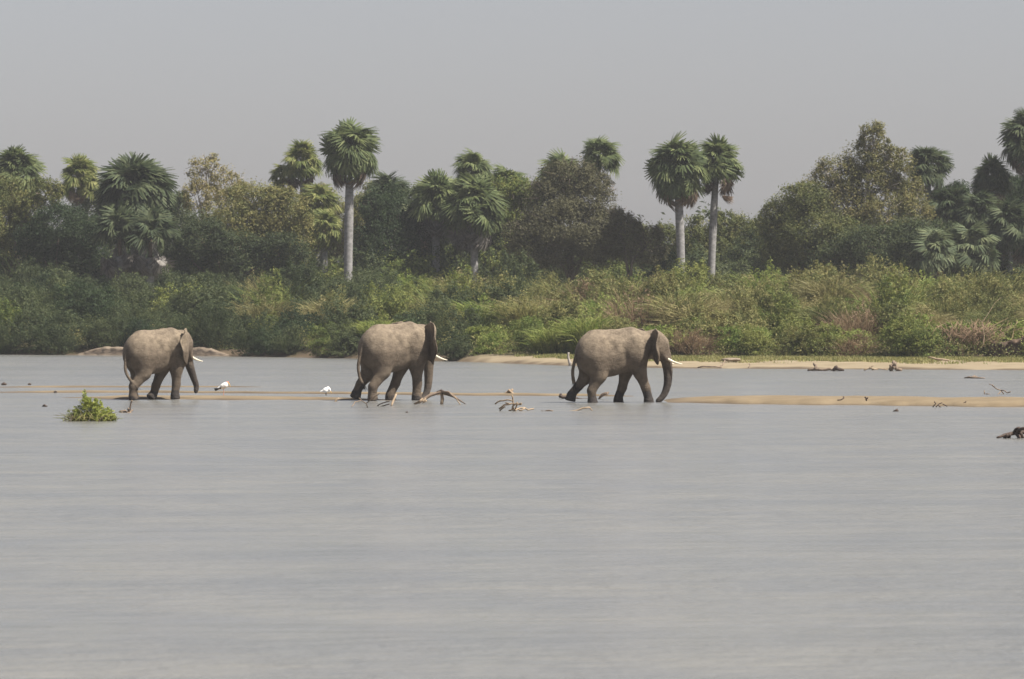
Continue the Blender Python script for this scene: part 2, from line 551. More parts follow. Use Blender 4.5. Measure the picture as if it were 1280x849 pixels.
def sandbar(name, spine, seed):
    """a low bar along spine points (px, near-edge py, depth in metres, height)"""
    g = np.random.default_rng(seed)
    pts = np.array([[at(p, y).x, at(p, y).y, d, h] for p, y, d, h in spine])
    X = np.arange(pts[0, 0], pts[-1, 0], 0.22)
    Y0, D, Hh = (np.interp(X, pts[:, 0], pts[:, k]) for k in (1, 2, 3))
    ph = g.random(6) * 6.28
    wob = 0.5 * np.sin(X * 0.8 + ph[0]) + 0.35 * np.sin(X * 2.1 + ph[1]) + 0.2 * np.sin(X * 4.7 + ph[2]) + 0.12 * np.sin(X * 9.3 + ph[4])
    Y0 = Y0 + wob * np.clip(D * 0.12, 0.2, 0.9)
    S = np.array([-0.06, 0.0, 0.02, 0.045, 0.08, 0.14, 0.22, 0.32, 0.44, 0.56, 0.68, 0.8, 0.9, 0.97, 1.05])
    P = np.array([-0.5, 0.0, 0.28, 0.58, 0.78, 0.92, 0.98, 1.0, 0.98, 0.94, 0.86, 0.66, 0.36, 0.08, -0.5])
    XX = np.repeat(X[:, None], len(S), 1)
    YY = Y0[:, None] + D[:, None] * S[None]
    n = 0.5 + 0.5 * np.sin(XX * 1.3 + YY * 0.8 + ph[3]) * np.sin(XX * 0.47 - YY * 0.6 + ph[5])
    end = np.clip(np.minimum(np.arange(len(X)), np.arange(len(X))[::-1]) / 14.0, 0, 1)[:, None]
    ZZ = Hh[:, None] * P[None] * (0.72 + 0.35 * n) * np.where(P[None] > 0, end, 1) - 0.03 * (1 - end)
    ni, nj = XX.shape
    ii, jj = np.meshgrid(np.arange(ni - 1), np.arange(nj - 1), indexing='ij')
    F = np.stack([ii * nj + jj, (ii + 1) * nj + jj, (ii + 1) * nj + jj + 1, ii * nj + jj + 1], -1).reshape(-1, 4)
    me = make_mesh(name, np.stack([XX, YY, ZZ], -1).reshape(-1, 3), F, M['sand'], True)
    w = np.clip((0.075 - ZZ + 0.05 * (n - 0.5)) / 0.07, 0, 1).ravel()
    me.attributes.new('wet', 'FLOAT', 'POINT').data.foreach_set('value', w.astype(np.float32))
    return tag(obj(name, me), kind='structure')


sandbar('sandbar', [(815, 503.5, 5, 0.08), (840, 504, 10, 0.17), (900, 504.5, 13, 0.22), (1000, 506, 14, 0.24), (1120, 507.5, 14, 0.25), (1460, 510.5, 14, 0.26)], 1)
sandbar('sandbar', [(-40, 484.6, 3.0, 0.07), (120, 484.4, 2.6, 0.06), (250, 484.2, 2.2, 0.05), (370, 484, 1.5, 0.03)], 2)
sandbar('sandbar', [(-40, 491.2, 3.4, 0.085), (150, 491.0, 3.0, 0.08), (330, 491.8, 3.0, 0.07), (450, 493.0, 3.6, 0.085), (600, 494.6, 3.8, 0.10), (720, 495.2, 3.0, 0.08), (835, 496, 2.0, 0.04)], 3)
sandbar('sandbar', [(44, 497.3, 1.2, 0.05), (110, 497.6, 2.2, 0.08), (150, 499.6, 8.0, 0.09), (300, 500, 8.5, 0.09), (360, 499.5, 6.0, 0.08), (430, 500.3, 3.2, 0.075), (510, 501, 1.8, 0.04), (545, 501, 1.2, 0.02)], 4)

# ------------------------------------------------------------------ eroded banks
def scarp(name, x0, x1, top_px, py0, py1, mat, label, t_off, depth, seed, lip=0.0):
    """an earth face cut by the river, with depth behind it and a ragged top"""
    g = np.random.default_rng(seed)
    n = 60
    U = np.linspace(x0, x1, n)
    V = []
    prof = [(0.0, -0.12, 0.0), (0.10, 0.0, 0.0), (0.22, 0.32, 0.0), (0.34 - lip, 0.72, 0.0), (0.4 - lip * 2.4, 0.95, 0.0), (0.9, 1.05, 0.3), (1.0, 0.95, 1.0), (1.0, -0.3, 1.0)]
    ph = g.random(8) * 6.28
    for i, u in enumerate(U):
        e = min(1.0, min(i, n - 1 - i) / 7.0)
        p = at(u, py1)
        base = Vector((p.x, bank_y(p.x) + t_off, 0))
        gz_ = float(ground_z(base.x, base.y))
        h = (py1 - py0) / F_PX * base.y * (0.85 + 0.08 * math.sin(u * 0.11 + ph[0]) + 0.04 * math.sin(u * 0.31 + ph[1])) * (0.25 + 0.75 * e)
        for a_, b_, c_ in prof:
            w = 0.05 * math.sin(u * 0.5 + b_ * 5 + ph[2]) + 0.03 * math.sin(u * 1.1 + b_ * 9 + ph[3])
            V.append((base.x + g.normal() * 0.03, base.y + a_ * 0.8 + c_ * depth + w * (1 - c_), gz_ + b_ * h + g.normal() * 0.012))
    k = len(prof)
    F = [(i * k + j, (i + 1) * k + j, (i + 1) * k + j + 1, i * k + j + 1) for i in range(n - 1) for j in range(k - 1)]
    return tag(obj(name, make_mesh(name, V, F, mat, True)), label, 'river bank')


scarp('cut_bank', 96, 292, None, 432.5, 444.2, M['scarp_pale'], 'pale sandy cut bank at the waterline under the dark thicket', -0.6, 2.0, 5)
scarp('cut_bank', 1186, 1272, None, 424, 450, M['scarp'], 'brown undercut earth bank hung with dry roots above the grassy beach', 23.0, 2.5, 6, lip=0.12)

# ------------------------------------------------------------------ shrubs of the river thicket
def shrub_mesh(kind, seed):
    g = np.random.default_rng(seed)
    mb = MB()
    nl = g.integers(4, 7)
    hh = {'leafy': 3.1, 'tall': 3.7, 'low': 1.9, 'reedy': 3.0, 'twiggy': 2.8}[kind]
    rr = {'leafy': 2.2, 'tall': 2.0, 'low': 2.0, 'reedy': 1.8, 'twiggy': 1.9}[kind]
    C, N_ = [], []
    nleaf = {'leafy': 7600, 'tall': 7600, 'low': 5000, 'reedy': 2000, 'twiggy': 1500}[kind]
    for i in range(nl):
        a_ = g.random() * 6.28
        q = rr * 0.55 * math.sqrt(g.random())
        top = hh * (0.55 + 0.45 * g.random()) if i else hh
        r = np.array([rr * g.uniform(0.4, 0.6), rr * g.uniform(0.4, 0.6), top * 0.42])
        c = np.array([math.cos(a_) * q, math.sin(a_) * q, top - r[2]])
        p, n = lobe_points(c, r, nleaf // nl, g, 0.4)
        C.append(p); N_.append(n)
    # skirt to the ground
    p, n = lobe_points((0, 0, hh * 0.26), (rr, rr, hh * 0.34), nleaf // 3, g, 0.5)
    C.append(p); N_.append(n)
    C, N_ = np.concatenate(C), np.concatenate(N_)
    k = C[:, 2] > 0.02
    C, N_ = C[k], N_[k]
    mb.add(*leaf_quads(C, N_, g.uniform(0.045, 0.10, len(C)), 0.48, g))
    if kind in ('reedy', 'twiggy', 'tall'):
        m = {'reedy': 1300, 'twiggy': 600, 'tall': 260}[kind]
        a_ = g.random(m) * 6.28
        q = rr * 0.8 * np.sqrt(g.random(m))
        b0 = np.stack([np.cos(a_) * q, np.sin(a_) * q, np.full(m, 0.0) + (0.3 * hh * g.random(m))], -1)
        ln = hh * g.uniform(0.35, 0.8, m)[:, None]
        d = unit(np.stack([np.cos(a_) * 0.4, np.sin(a_) * 0.4, np.ones(m)], -1) + g.normal(size=(m, 3)) * (0.22 if kind == 'reedy' else 0.45))
        side = unit(np.cross(d, g.normal(size=(m, 3))))
        w = (0.022 if kind == 'reedy' else 0.013)
        droop = np.array([0, 0, -1.0]) * ln * (0.25 if kind == 'reedy' else 0.12)
        out_ = unit(np.stack([np.cos(a_), np.sin(a_), 0 * a_], -1)) * ln * 0.22
        p0, p1, p2 = b0, b0 + d * ln * 0.6, b0 + d * ln + droop + out_
        V = np.stack([p0 - side * w, p0 + side * w, p1 + side * w * 1.2, p1 - side * w * 1.2, p2 + side * w * 0.2, p2 - side * w * 0.2], 1)
        F = (np.arange(m)[:, None, None] * 6 + np.array([[0, 1, 2, 3], [3, 2, 4, 5]])[None]).reshape(-1, 4)
        mb.add(V.reshape(-1, 3), F)
    return mb.mesh(kind + '_shrub', M['leaf_mid'], False)


SH = {k: [shrub_mesh(k, 100 + 7 * i + s) for i in range(n)] for s, (k, n) in enumerate([('leafy', 4), ('tall', 3), ('low', 2), ('reedy', 3), ('twiggy', 2)])}
SHRUB = {  # name, label, group
    ('leafy', 'leaf_dark'): ('bush', 'dark green leafy bush in the thicket behind the trailing elephant', 'dark bushes of the river thicket'),
    ('leafy', 'leaf_deep'): ('bush', 'blackish green dense bush in the river thicket', 'blackish bushes of the river thicket'),
    ('leafy', 'leaf_mid'): ('bush', 'mid green leafy bush in the riverside thicket', 'green bushes of the river thicket'),
    ('leafy', 'leaf_olive'): ('bush', 'olive leafy bush in the riverside thicket', 'olive bushes of the river thicket'),
    ('low', 'leaf_bright'): ('bush', 'low bright green bush at the foot of the thicket', 'bright green bushes along the thicket foot'),
    ('tall', 'leaf_mid'): ('shrub', 'tall green shrub with upright stems in the riverside thicket', 'tall green shrubs of the thicket'),
    ('tall', 'leaf_dark'): ('shrub', 'tall dark green shrub with upright stems in the thicket', 'tall dark shrubs of the thicket'),
    ('tall', 'leaf_olive'): ('shrub', 'tall olive shrub with upright stems in the riverside thicket', 'tall olive shrubs of the thicket'),
    ('reedy', 'leaf_olive'): ('reed_clump', 'olive reed clump with arching blades in the riverside thicket', 'olive reed clumps of the thicket'),
    ('reedy', 'leaf_bright'): ('reed_clump', 'bright green reed clump with arching blades in the thicket', 'bright green reed clumps of the thicket'),
    ('reedy', 'leaf_straw'): ('reed_clump', 'straw coloured dry reed clump in the riverside thicket', 'dry reed clumps of the thicket'),
    ('twiggy', 'leaf_dry'): ('dry_shrub', 'brown dried-out twiggy shrub in the riverside thicket', 'dried shrubs of the thicket'),
}


SHRUB_LOOK = {('leafy', 'leaf_dark'): 'dark green leafy bush', ('leafy', 'leaf_deep'): 'blackish green dense bush', ('leafy', 'leaf_mid'): 'mid green leafy bush',
              ('leafy', 'leaf_olive'): 'olive leafy bush', ('low', 'leaf_bright'): 'low bright green bush', ('tall', 'leaf_mid'): 'tall green shrub', ('tall', 'leaf_dark'): 'tall dark green shrub',
              ('tall', 'leaf_olive'): 'tall olive shrub', ('reedy', 'leaf_olive'): 'olive reed clump', ('reedy', 'leaf_bright'): 'bright green reed clump',
              ('reedy', 'leaf_straw'): 'straw coloured reed clump', ('twiggy', 'leaf_dry'): 'brown dried twiggy shrub'}
PLACES = [(110, 'beyond the floating grass clump'), (270, 'behind the trailing elephant'), (440, 'below the tall lone palm'), (560, 'behind the largest elephant'),
          (700, 'below the palm grove'), (830, 'behind the striding elephant'), (950, 'below the twin white-trunked palms'), (1130, 'below the feathery tan tree'), (9999, 'beside the undercut bank')]


def shrub_label(kind, mat, px, ri):
    where = next(w for lim, w in PLACES if px < lim)
    row = 'at the thicket foot' if ri == 0 else 'atop the thicket' if ri >= 5 else 'low in the thicket' if ri < 3 else 'high in the thicket'
    return SHRUB_LOOK[(kind, mat)] + ' ' + row + ' ' + where


def put_shrub(kind, mat, x, y, s, g, zs=1.0, sink=0.05):
    nm, lab, grp = SHRUB[(kind, mat)]
    me = SH[kind][g.integers(0, len(SH[kind]))]
    o = bpy.data.objects.new(nm, me)
    o.location = (x, y, float(ground_z(x, y)) - sink)
    o.rotation_euler = (g.normal() * 0.06, g.normal() * 0.06, g.random() * 6.28)
    o.scale = (s * g.uniform(0.9, 1.15), s * g.uniform(0.9, 1.15), s * zs * g.uniform(0.85, 1.15))
    link(o)
    o.material_slots[0].link = 'OBJECT'
    o.material_slots[0].material = M[mat]
    tag(o, lab, 'bush', grp)
    return o


g = np.random.default_rng(77)
rows = [(0.8, 2.1, 0.78), (7, 2.2, 0.9), (16, 2.3, 1.0), (28, 2.4, 1.05), (44, 2.5, 1.05), (66, 2.6, 1.1), (92, 2.9, 1.12)]
for ri, (t0, step, s0) in enumerate(rows):
    yr = 380 + t0
    x = -yr * 0.0965
    while x < yr * 0.097:
        step = (1.75 if x < -3 else step) if ri == 0 else step
        xx = x + g.normal() * 0.6
        y = float(bank_y(xx)) + (2.0 + 20 * float(beachness(xx))) + t0 + g.normal() * (0.5 if ri == 0 else 2.5) - (2.3 if xx < -3.0 and ri == 0 else 0)
        px = 640 + xx / y * F_PX
        if ri == 0 and 100 < px < 285:
            y += 1.8
        if ri == 0 and 1180 < px < 1278:
            x += step
            continue
        d = np.clip((px - 330 + g.normal() * 90) / 260, 0, 1)      # bushes with darker leaf colours give way to reeds downstream
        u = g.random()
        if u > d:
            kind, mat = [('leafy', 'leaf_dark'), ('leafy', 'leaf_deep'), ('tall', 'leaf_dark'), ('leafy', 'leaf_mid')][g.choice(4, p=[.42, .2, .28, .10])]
        elif ri <= 1:
            kind, mat = [('low', 'leaf_bright'), ('leafy', 'leaf_mid'), ('leafy', 'leaf_olive'), ('twiggy', 'leaf_dry'), ('reedy', 'leaf_bright'), ('leafy', 'leaf_dark')][g.choice(6, p=[.34, .22, .20, .10, .14, .0])]
        else:
            kind, mat = [('reedy', 'leaf_olive'), ('reedy', 'leaf_bright'), ('reedy', 'leaf_straw'), ('tall', 'leaf_mid'), ('tall', 'leaf_olive'), ('leafy', 'leaf_mid'), ('leafy', 'leaf_olive'), ('twiggy', 'leaf_dry')][g.choice(8, p=[.20, .14, .18, .10, .14, .06, .09, .09])]
        s = s0 * g.uniform(0.78, 1.2)
        if kind == 'low' : s *= 1.15
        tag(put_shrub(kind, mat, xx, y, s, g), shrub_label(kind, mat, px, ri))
        x += step * g.uniform(0.85, 1.15)

# understory along the foot of the trees
for i in range(46):
    yy = g.uniform(497, 506)
    xx = (-0.5 + (i + g.random()) / 46) * 2 * 0.0955 * yy
    px = 640 + xx / yy * F_PX
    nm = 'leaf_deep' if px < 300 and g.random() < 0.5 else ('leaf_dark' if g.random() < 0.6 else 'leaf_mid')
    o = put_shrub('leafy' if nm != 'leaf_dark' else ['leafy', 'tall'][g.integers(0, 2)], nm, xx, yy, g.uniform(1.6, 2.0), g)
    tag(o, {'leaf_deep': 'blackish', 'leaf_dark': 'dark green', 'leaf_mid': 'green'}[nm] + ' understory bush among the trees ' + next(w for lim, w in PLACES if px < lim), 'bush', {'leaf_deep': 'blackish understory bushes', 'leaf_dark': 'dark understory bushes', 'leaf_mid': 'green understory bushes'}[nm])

# undergrowth that fills the ground between the shrubs
n = 260000
ux = g.uniform(-52, 50, n)
ut = 120 * g.random(n) ** 1.3
uy = bank_y(ux) + 2.0 + 20 * beachness(ux) + ut - 0.5
clump = 0.5 + 0.5 * np.sin(ux * 1.7 + uy * 0.4) * np.sin(ux * 0.6 - uy * 0.9)
uz = ground_z(ux, uy) + g.random(n) ** 1.4 * (0.35 + 1.1 * clump)
V, F = leaf_quads(np.stack([ux, uy, uz], -1), unit(g.normal(size=(n, 3)) + np.array([0, -0.2, 0.8])), g.uniform(0.05, 0.11, n), 0.45, g)
tag(obj('undergrowth', make_mesh('undergrowth', V, F, M['leaf_olive'])), 'tangled green and olive undergrowth covering the far bank', 'undergrowth', kind='stuff')

# short turf on the upper beach
n = 90000
ux = g.uniform(-8, 46, n)
ut = (9 + 15 * g.random(n) ** 0.7) * beachness(ux) + g.normal(size=n) * 0.5
uy = bank_y(ux) + ut
keep = (np.sin(ux * 0.8 + uy * 0.5) + np.sin(ux * 2.3 - uy * 0.9) * 0.6 + (ut - 13) * 0.35) > g.normal(size=n) * 0.4
ux, uy = ux[keep], uy[keep]
uz = ground_z(ux, uy)
m = len(ux)
d = unit(np.stack([g.normal(size=m) * 0.4, g.normal(size=m) * 0.4, np.ones(m)], -1))
ln = g.uniform(0.06, 0.2, m)[:, None]
side = unit(np.cross(d, g.normal(size=(m, 3)))) * 0.025
p0 = np.stack([ux, uy, uz - 0.01], -1)
V = np.stack([p0 - side, p0 + side, p0 + d * ln + side * 0.3, p0 + d * ln - side * 0.3], 1).reshape(-1, 3)
tag(obj('grass', make_mesh('grass', V, np.arange(m * 4).reshape(-1, 4), M['turf'])), 'short yellow green grass along the top of the sandy beach', 'grass', kind='stuff')

# ------------------------------------------------------------------ palms
def frond_mesh(name, seed, dead=False):
    """a fan leaf: petiole along +X, then a folded fan of blades that part towards their tips"""
    g = np.random.default_rng(seed)
    mb = MB()
    pl = 0.50
    bend = -0.17 if not dead else -0.22
    mb.tube([(0, 0, 0), (pl * 0.5, 0, 0.03), (pl, 0, 0)], [0.022, 0.016, 0.011], 4)
    nb = 27
    for i in range(nb):
        t = (i / (nb - 1) - 0.5) * 2
        ang = t * (R(125) if not dead else R(70)) + g.normal() * 0.05
        ln = (0.47 - 0.12 * abs(t) ** 2) * g.uniform(0.88, 1.08)
        wd = 0.033 if not dead else 0.034
        d = np.array([math.cos(ang), math.sin(ang), 0.0])
        s = np.array([-math.sin(ang), math.cos(ang), 0.0])
        up = np.array([0, 0, 1.0])
        c = np.array([pl, 0, 0.0])
        fold = 0.10 * (1 - math.cos(ang)) + (0.02 if i % 2 else -0.02)
        p0 = c + d * 0.01
        p1 = c + d * ln * 0.52 + up * (fold * 0.6)
        p2 = c + d * ln * 0.97 + up * (fold * 0.55 + bend - g.random() * (0.16 if not dead else 0.2))
        V = [p0 - s * 0.006, p0 + s * 0.006, p1 + s * wd, p1 - s * wd, p2 + s * 0.008, p2 - s * 0.008]
        mb.add(V, [(0, 1, 2, 3), (3, 2, 4, 5)])
    return mb.mesh(name, M['frond_green'] if not dead else M['frond_dead'], False)


FROND = [frond_mesh('frond', 300 + i) for i in range(5)]
DEAD = [frond_mesh('dead_frond', 340 + i, True) for i in range(3)]


def place_frond(parent, me, name, mat, origin, dirv, roll, s):
    d = Vector(dirv).normalized()
    z = Vector((0, 0, 1))
    if abs(d.z) > 0.97:
        z = Vector((math.cos(roll * 7), math.sin(roll * 7), 0))
    y = z.cross(d).normalized()
    zz = d.cross(y)
    m = Matrix((d, y, zz)).transposed() @ Matrix.Rotation(roll, 3, 'X')
    o = bpy.data.objects.new(name, me)
    o.matrix_local = Matrix.LocRotScale(Vector(origin), m.to_quaternion(), Vector((s, s, s)))
    link(o, parent)
    o.material_slots[0].link = 'OBJECT'
    o.material_slots[0].material = M[mat]
    return o


def palm(px, top, dist, rad, mat, label, n=34, nd=8, spread=118, trunk_r=0.3, dead='frond_dead', base_px=None, seed=1, trunk='palm_bark', min_pol=4, group=None):
    g = np.random.default_rng(seed)
    topv = at_y(px, top, dist)
    base_x = at_y(base_px if base_px is not None else px, top, dist).x
    gz_ = float(ground_z(base_x, dist))
    root = empty('palm_tree', (base_x, dist, gz_ - 0.1))
    tag(root, label, 'palm tree', group)
    n = int(n * 2.0)
    rad = rad * 1.04
    hc = topv.z - rad * 0.92 - gz_ + 0.1          # crown centre above the root
    dx = topv.x - base_x
    hc = max(hc, 0.8)
    mb = MB()
    k = 12
    P, Rr = [], []
    for i in range(k + 1):
        t = i / k
        P.append((dx * t * t, 0.05 * math.sin(t * 3), hc * t))
        Rr.append(trunk_r * (1.12 - 0.25 * t + 0.18 * math.exp(-((t - 0.6) / 0.2) ** 2) + 0.25 * math.exp(-t * 14)))
    kk = max(2, int(k * (1 - 0.42 * rad / hc)))
    mb.tube(P[:kk + 1], Rr[:kk + 1], 12)
    mb.build('trunk', M[trunk], root)
    crown = MB().tube(P[kk:] if kk < k else P[-2:], [r_ * 0.62 for r_ in (Rr[kk:] if kk < k else Rr[-2:])], 10).build('crown', M['palm_boot'], root)
    cx = Vector((dx, 0, hc))
    ga = 2.39996
    for i in range(n):
        u = (i + 0.5) / n
        pol = R(min_pol + (spread - min_pol) * u ** 0.72) + g.normal() * 0.16
        az = i * ga + g.normal() * 0.35
        d = (math.sin(pol) * math.cos(az), math.sin(pol) * math.sin(az), math.cos(pol))
        o = cx + Vector((0, 0, 0.25 - 0.55 * u)) * rad * 0.35
        place_frond(crown, FROND[g.integers(0, 5)], 'frond', mat, o, d, g.normal() * 0.55, rad * g.uniform(0.72, 1.1))
    for i in range(nd):
        pol = R(g.uniform(138, 172))
        az = i * ga * 1.3 + g.normal() * 0.3
        d = (math.sin(pol) * math.cos(az), math.sin(pol) * math.sin(az), math.cos(pol))
        o = cx + Vector((math.cos(az), math.sin(az), 0)) * trunk_r * 0.9 + Vector((0, 0, -rad * g.uniform(0.1, 0.4)))
        place_frond(crown, DEAD[g.integers(0, 3)], 'dead_frond', dead, o, d, g.normal() * 0.8, rad * g.uniform(0.65, 0.95))
    return root


palm(22, 184, 512, 2.8, 'frond_green', 'green fan palm rising behind the pale yellowish bush at the woodland end', seed=1)
palm(98, 194, 515, 2.2, 'frond_yellow', 'yellow green fan palm beside the dark shaggy dome palm', n=24, seed=2, trunk_r=0.24)
palm(168, 194, 496, 4.0, 'frond_dark', 'broad dark dome-shaped palm with shaggy layered fronds', n=74, nd=10, spread=150, seed=3, dead='frond_grey')
palm(150, 258, 486, 2.8, 'frond_dark', 'short dark palm with long grey dead fronds under the dome palm', n=14, nd=20, spread=88, seed=31, dead='frond_grey')
palm(188, 260, 485, 2.8, 'frond_dark', 'short palm skirted in bleached dead fronds beside the dome palm', n=12, nd=24, spread=85, seed=32, dead='frond_grey')
palm(378, 177, 512, 2.1, 'frond_yellow', 'yellow green fan palm just behind the tall white-trunked palm', n=28, seed=4, trunk_r=0.24)
palm(354, 203, 514, 1.4, 'frond_yellow', 'small yellow green fan palm peeking over the brownish tree', n=18, nd=3, seed=5, trunk_r=0.2)
palm(398, 228, 504, 2.3, 'frond_yellow', 'pale yellow palm with drooping fronds below the tall palm', n=32, nd=8, spread=140, seed=6, dead='frond_straw' if 'frond_straw' in M else 'frond_dead')
palm(405, 262, 500, 1.9, 'frond_yellow', 'low yellowish palm at the foot of the tall palm', n=26, nd=7, spread=145, seed=7)
palm(438, 152, 488, 2.8, 'frond_green', 'tall lone fan palm with round crown and smooth white trunk', n=46, nd=9, spread=128, seed=8, trunk_r=0.35, base_px=435)
palm(486, 216, 508, 2.5, 'frond_dark', 'dark palm with a ragged crown over the creeper-hung tree', n=30, seed=9)
palm(545, 216, 500, 2.8, 'frond_green', 'bushy green palm with brown skirt of fronds in the palm grove', n=36, nd=20, spread=112, seed=10, dead='frond_grey')
palm(592, 187, 508, 2.0, 'frond_green', 'small-crowned palm standing highest in the palm grove', n=26, nd=3, seed=11, trunk_r=0.25)
palm(593, 222, 496, 3.1, 'frond_green', 'wide green palm with short pale trunk in the palm grove', n=38, nd=22, spread=112, seed=12, dead='frond_grey')
palm(634, 206, 512, 2.2, 'frond_green', 'green palm at the edge of the palm grove beside olive tree', n=26, seed=13, trunk_r=0.24)
palm(522, 250, 505, 2.2, 'frond_pale', 'pale green low palm tucked between two grove palms', n=28, seed=14)
palm(750, 171, 506, 2.15, 'frond_green', 'slim fan palm rising over the brown bare-twigged tree', n=26, nd=4, seed=15, trunk_r=0.24, base_px=747)
palm(700, 192, 516, 2.4, 'frond_green', 'palm crown half hidden behind the brown bare-twigged tree', n=28, seed=16)
palm(846, 171, 490, 2.9, 'frond_green', 'full-crowned white-trunked palm, wider of the tall pair', n=56, nd=14, spread=138, seed=17, trunk_r=0.33, base_px=852)
palm(896, 173, 494, 2.4, 'frond_green', 'slender white-trunked palm with a hanging dead frond, of the tall pair', n=34, nd=8, spread=120, seed=18, trunk_r=0.3, base_px=889)
palm(1160, 181, 505, 2.3, 'frond_dark', 'dark fan palm rising beside the big feathery tan tree', n=28, seed=19)
palm(1188, 232, 502, 2.6, 'frond_dark', 'dark palm with brown dead fronds between two higher palms', n=36, nd=12, spread=130, seed=20)
palm(1240, 197, 503, 2.1, 'frond_dark', 'dark fan palm with drooping side fronds in the dense palm stand', n=26, seed=21)
palm(1222, 238, 499, 2.4, 'frond_dark', 'dark bushy palm below the highest crown of the dense stand', n=34, nd=8, seed=22)
palm(1214, 278, 490, 2.6, 'frond_pale', 'low pale green palm with broad fans before the dark stand', n=32, nd=5, spread=140, seed=23)
palm(1262, 250, 496, 2.7, 'frond_dark', 'low dark palm thick with fronds at the dense stand', n=40, nd=8, spread=135, seed=24)
palm(1166, 282, 488, 2.4, 'frond_pale', 'grey green low palm at the foot of the tan tree', n=30, nd=3, spread=140, seed=25)
palm(1286, 139, 500, 2.8, 'frond_dark', 'tall dark palm overtopping the dense palm stand', n=44, nd=8, spread=130, seed=26)

# ------------------------------------------------------------------ broadleaf trees
def tree(name, label, dist, mat, lobes, trunk_px, density=1.0, leaf=0.115, seed=1, bark='bark', twigs=0, depth=0.75, group=None, trunk_r=0.28, shell=0.5):
    g = np.random.default_rng(seed)
    tx = at_y(trunk_px, 300, dist).x
    gz_ = float(ground_z(tx, dist))
    root = empty(name, (tx, dist, gz_ - 0.1))
    tag(root, label, 'tree', group)
    org = np.array([tx, dist, gz_ - 0.1])
    trunk, leaves = MB(), MB()
    ppm = F_PX / dist
    L = []
    for (lx, ly, rx, ry) in lobes:
        c = at_y(lx, ly, dist + g.normal() * 0.8)
        r = (rx / ppm, (rx + ry) * 0.5 / ppm * depth, ry / ppm)
        L.append((np.array(c) - org, np.array(r)))
    zmin = min(c[2] for c, r in L)
    fork = np.array([0, 0, max(1.0, zmin * 0.45)])
    trunk.tube([(0, 0, 0), tuple(fork * 0.5 + g.normal(size=3) * 0.08), tuple(fork)], [trunk_r * 1.25, trunk_r, trunk_r * 0.9], 8)
    for c, r in L:
        mid = fork + (c - fork) * 0.5 + g.normal(size=3) * 0.35 + np.array([0, 0, 0.3])
        trunk.tube([tuple(fork), tuple(fork + (mid - fork) * 0.5 + g.normal(size=3) * 0.15), tuple(mid), tuple(c)], [trunk_r * 0.6, trunk_r * 0.42, trunk_r * 0.3, trunk_r * 0.16], 6)
        for j in range(7):
            e = c + unit(g.normal(size=3)) * r * 0.9
            m_ = c + (e - c) * 0.5 + g.normal(size=3) * 0.2
            s_ = mid + (c - mid) * g.random()
            trunk.tube([tuple(s_), tuple(m_), tuple(e)], [trunk_r * 0.16, trunk_r * 0.1, 0.015], 4)
        for j in range(int(twigs)):
            dd = unit(g.normal(size=3) + np.array([0, 0, 0.6]))
            e = c + dd * r * g.uniform(0.85, 1.3)
            s_ = c + dd * r * 0.3 + g.normal(size=3) * 0.2
            m_ = (s_ + e) / 2 + g.normal(size=3) * 0.12
            trunk.tube([tuple(s_), tuple(m_), tuple(e)], [0.045, 0.03, 0.012], 4)
        area = (r[0] * r[2] + r[0] * r[1] + r[1] * r[2]) * 4.2
        nl = int(area * 150 * density)
        p, nn = lobe_points(c, r, nl, g, shell)
        k = p[:, 2] > 0.1
        leaves.add(*leaf_quads(p[k], nn[k], g.uniform(leaf * 0.6, leaf * 1.2, k.sum()), 0.46, g))
    trunk.build('trunk', M[bark], root)
    leaves.build('crown', M[mat], root, smooth=False)
    return root


tree('tree', 'dense blackish green round tree beside the dome palm', 490, 'leaf_deep', [(75, 285, 42, 32), (50, 305, 32, 30), (105, 300, 30, 34), (80, 318, 48, 26)], 78, seed=41)
tree('tree', 'dull olive bushy tree closing the wood beside the blackish tree', 498, 'leaf_olive', [(10, 275, 34, 34), (35, 262, 26, 24), (5, 305, 34, 34), (32, 300, 30, 30), (-25, 270, 30, 40), (58, 242, 24, 20), (12, 246, 30, 26)], 10, seed=42)
tree('tree', 'airy light brown tree with see-through feathery crown', 512, 'leaf_tan', [(258, 212, 24, 20), (282, 228, 26, 20), (248, 245, 22, 24), (275, 258, 30, 26), (302, 240, 18, 14)], 264, density=0.42, seed=43, bark='bark_pale', twigs=14)
tree('tree', 'broad dull green tree with brownish flank in front of airy tree', 498, 'leaf_olive', [(320, 252, 42, 26), (355, 262, 34, 28), (292, 280, 40, 32), (335, 295, 52, 36), (268, 305, 38, 30), (372, 300, 24, 34)], 322, seed=44, density=0.95)
tree('tree', 'dark low tree under the broad dull green one', 494, 'leaf_dark', [(250, 300, 34, 34), (290, 312, 40, 26), (350, 318, 40, 24), (225, 315, 20, 24)], 285, seed=45)
tree('tree', 'dark creeper-hung tree between tall lone palm and palm grove', 500, 'leaf_deep', [(470, 262, 24, 26), (495, 268, 30, 36), (480, 300, 38, 36), (515, 300, 26, 34), (455, 310, 22, 28)], 488, seed=46)
tree('tree', 'dark tree showing behind the palm grove trunks', 515, 'leaf_dark', [(545, 305, 42, 30), (600, 305, 44, 30), (570, 290, 40, 30), (640, 300, 40, 36), (520, 262, 28, 28), (612, 250, 32, 30), (566, 252, 26, 26)], 575, seed=47)
tree('tree', 'light olive tree at the edge of the palm grove', 510, 'leaf_mid', [(640, 238, 26, 22), (652, 262, 28, 28), (628, 275, 30, 30), (660, 290, 24, 30), (662, 244, 22, 22), (618, 240, 22, 20)], 642, seed=48, density=0.8)
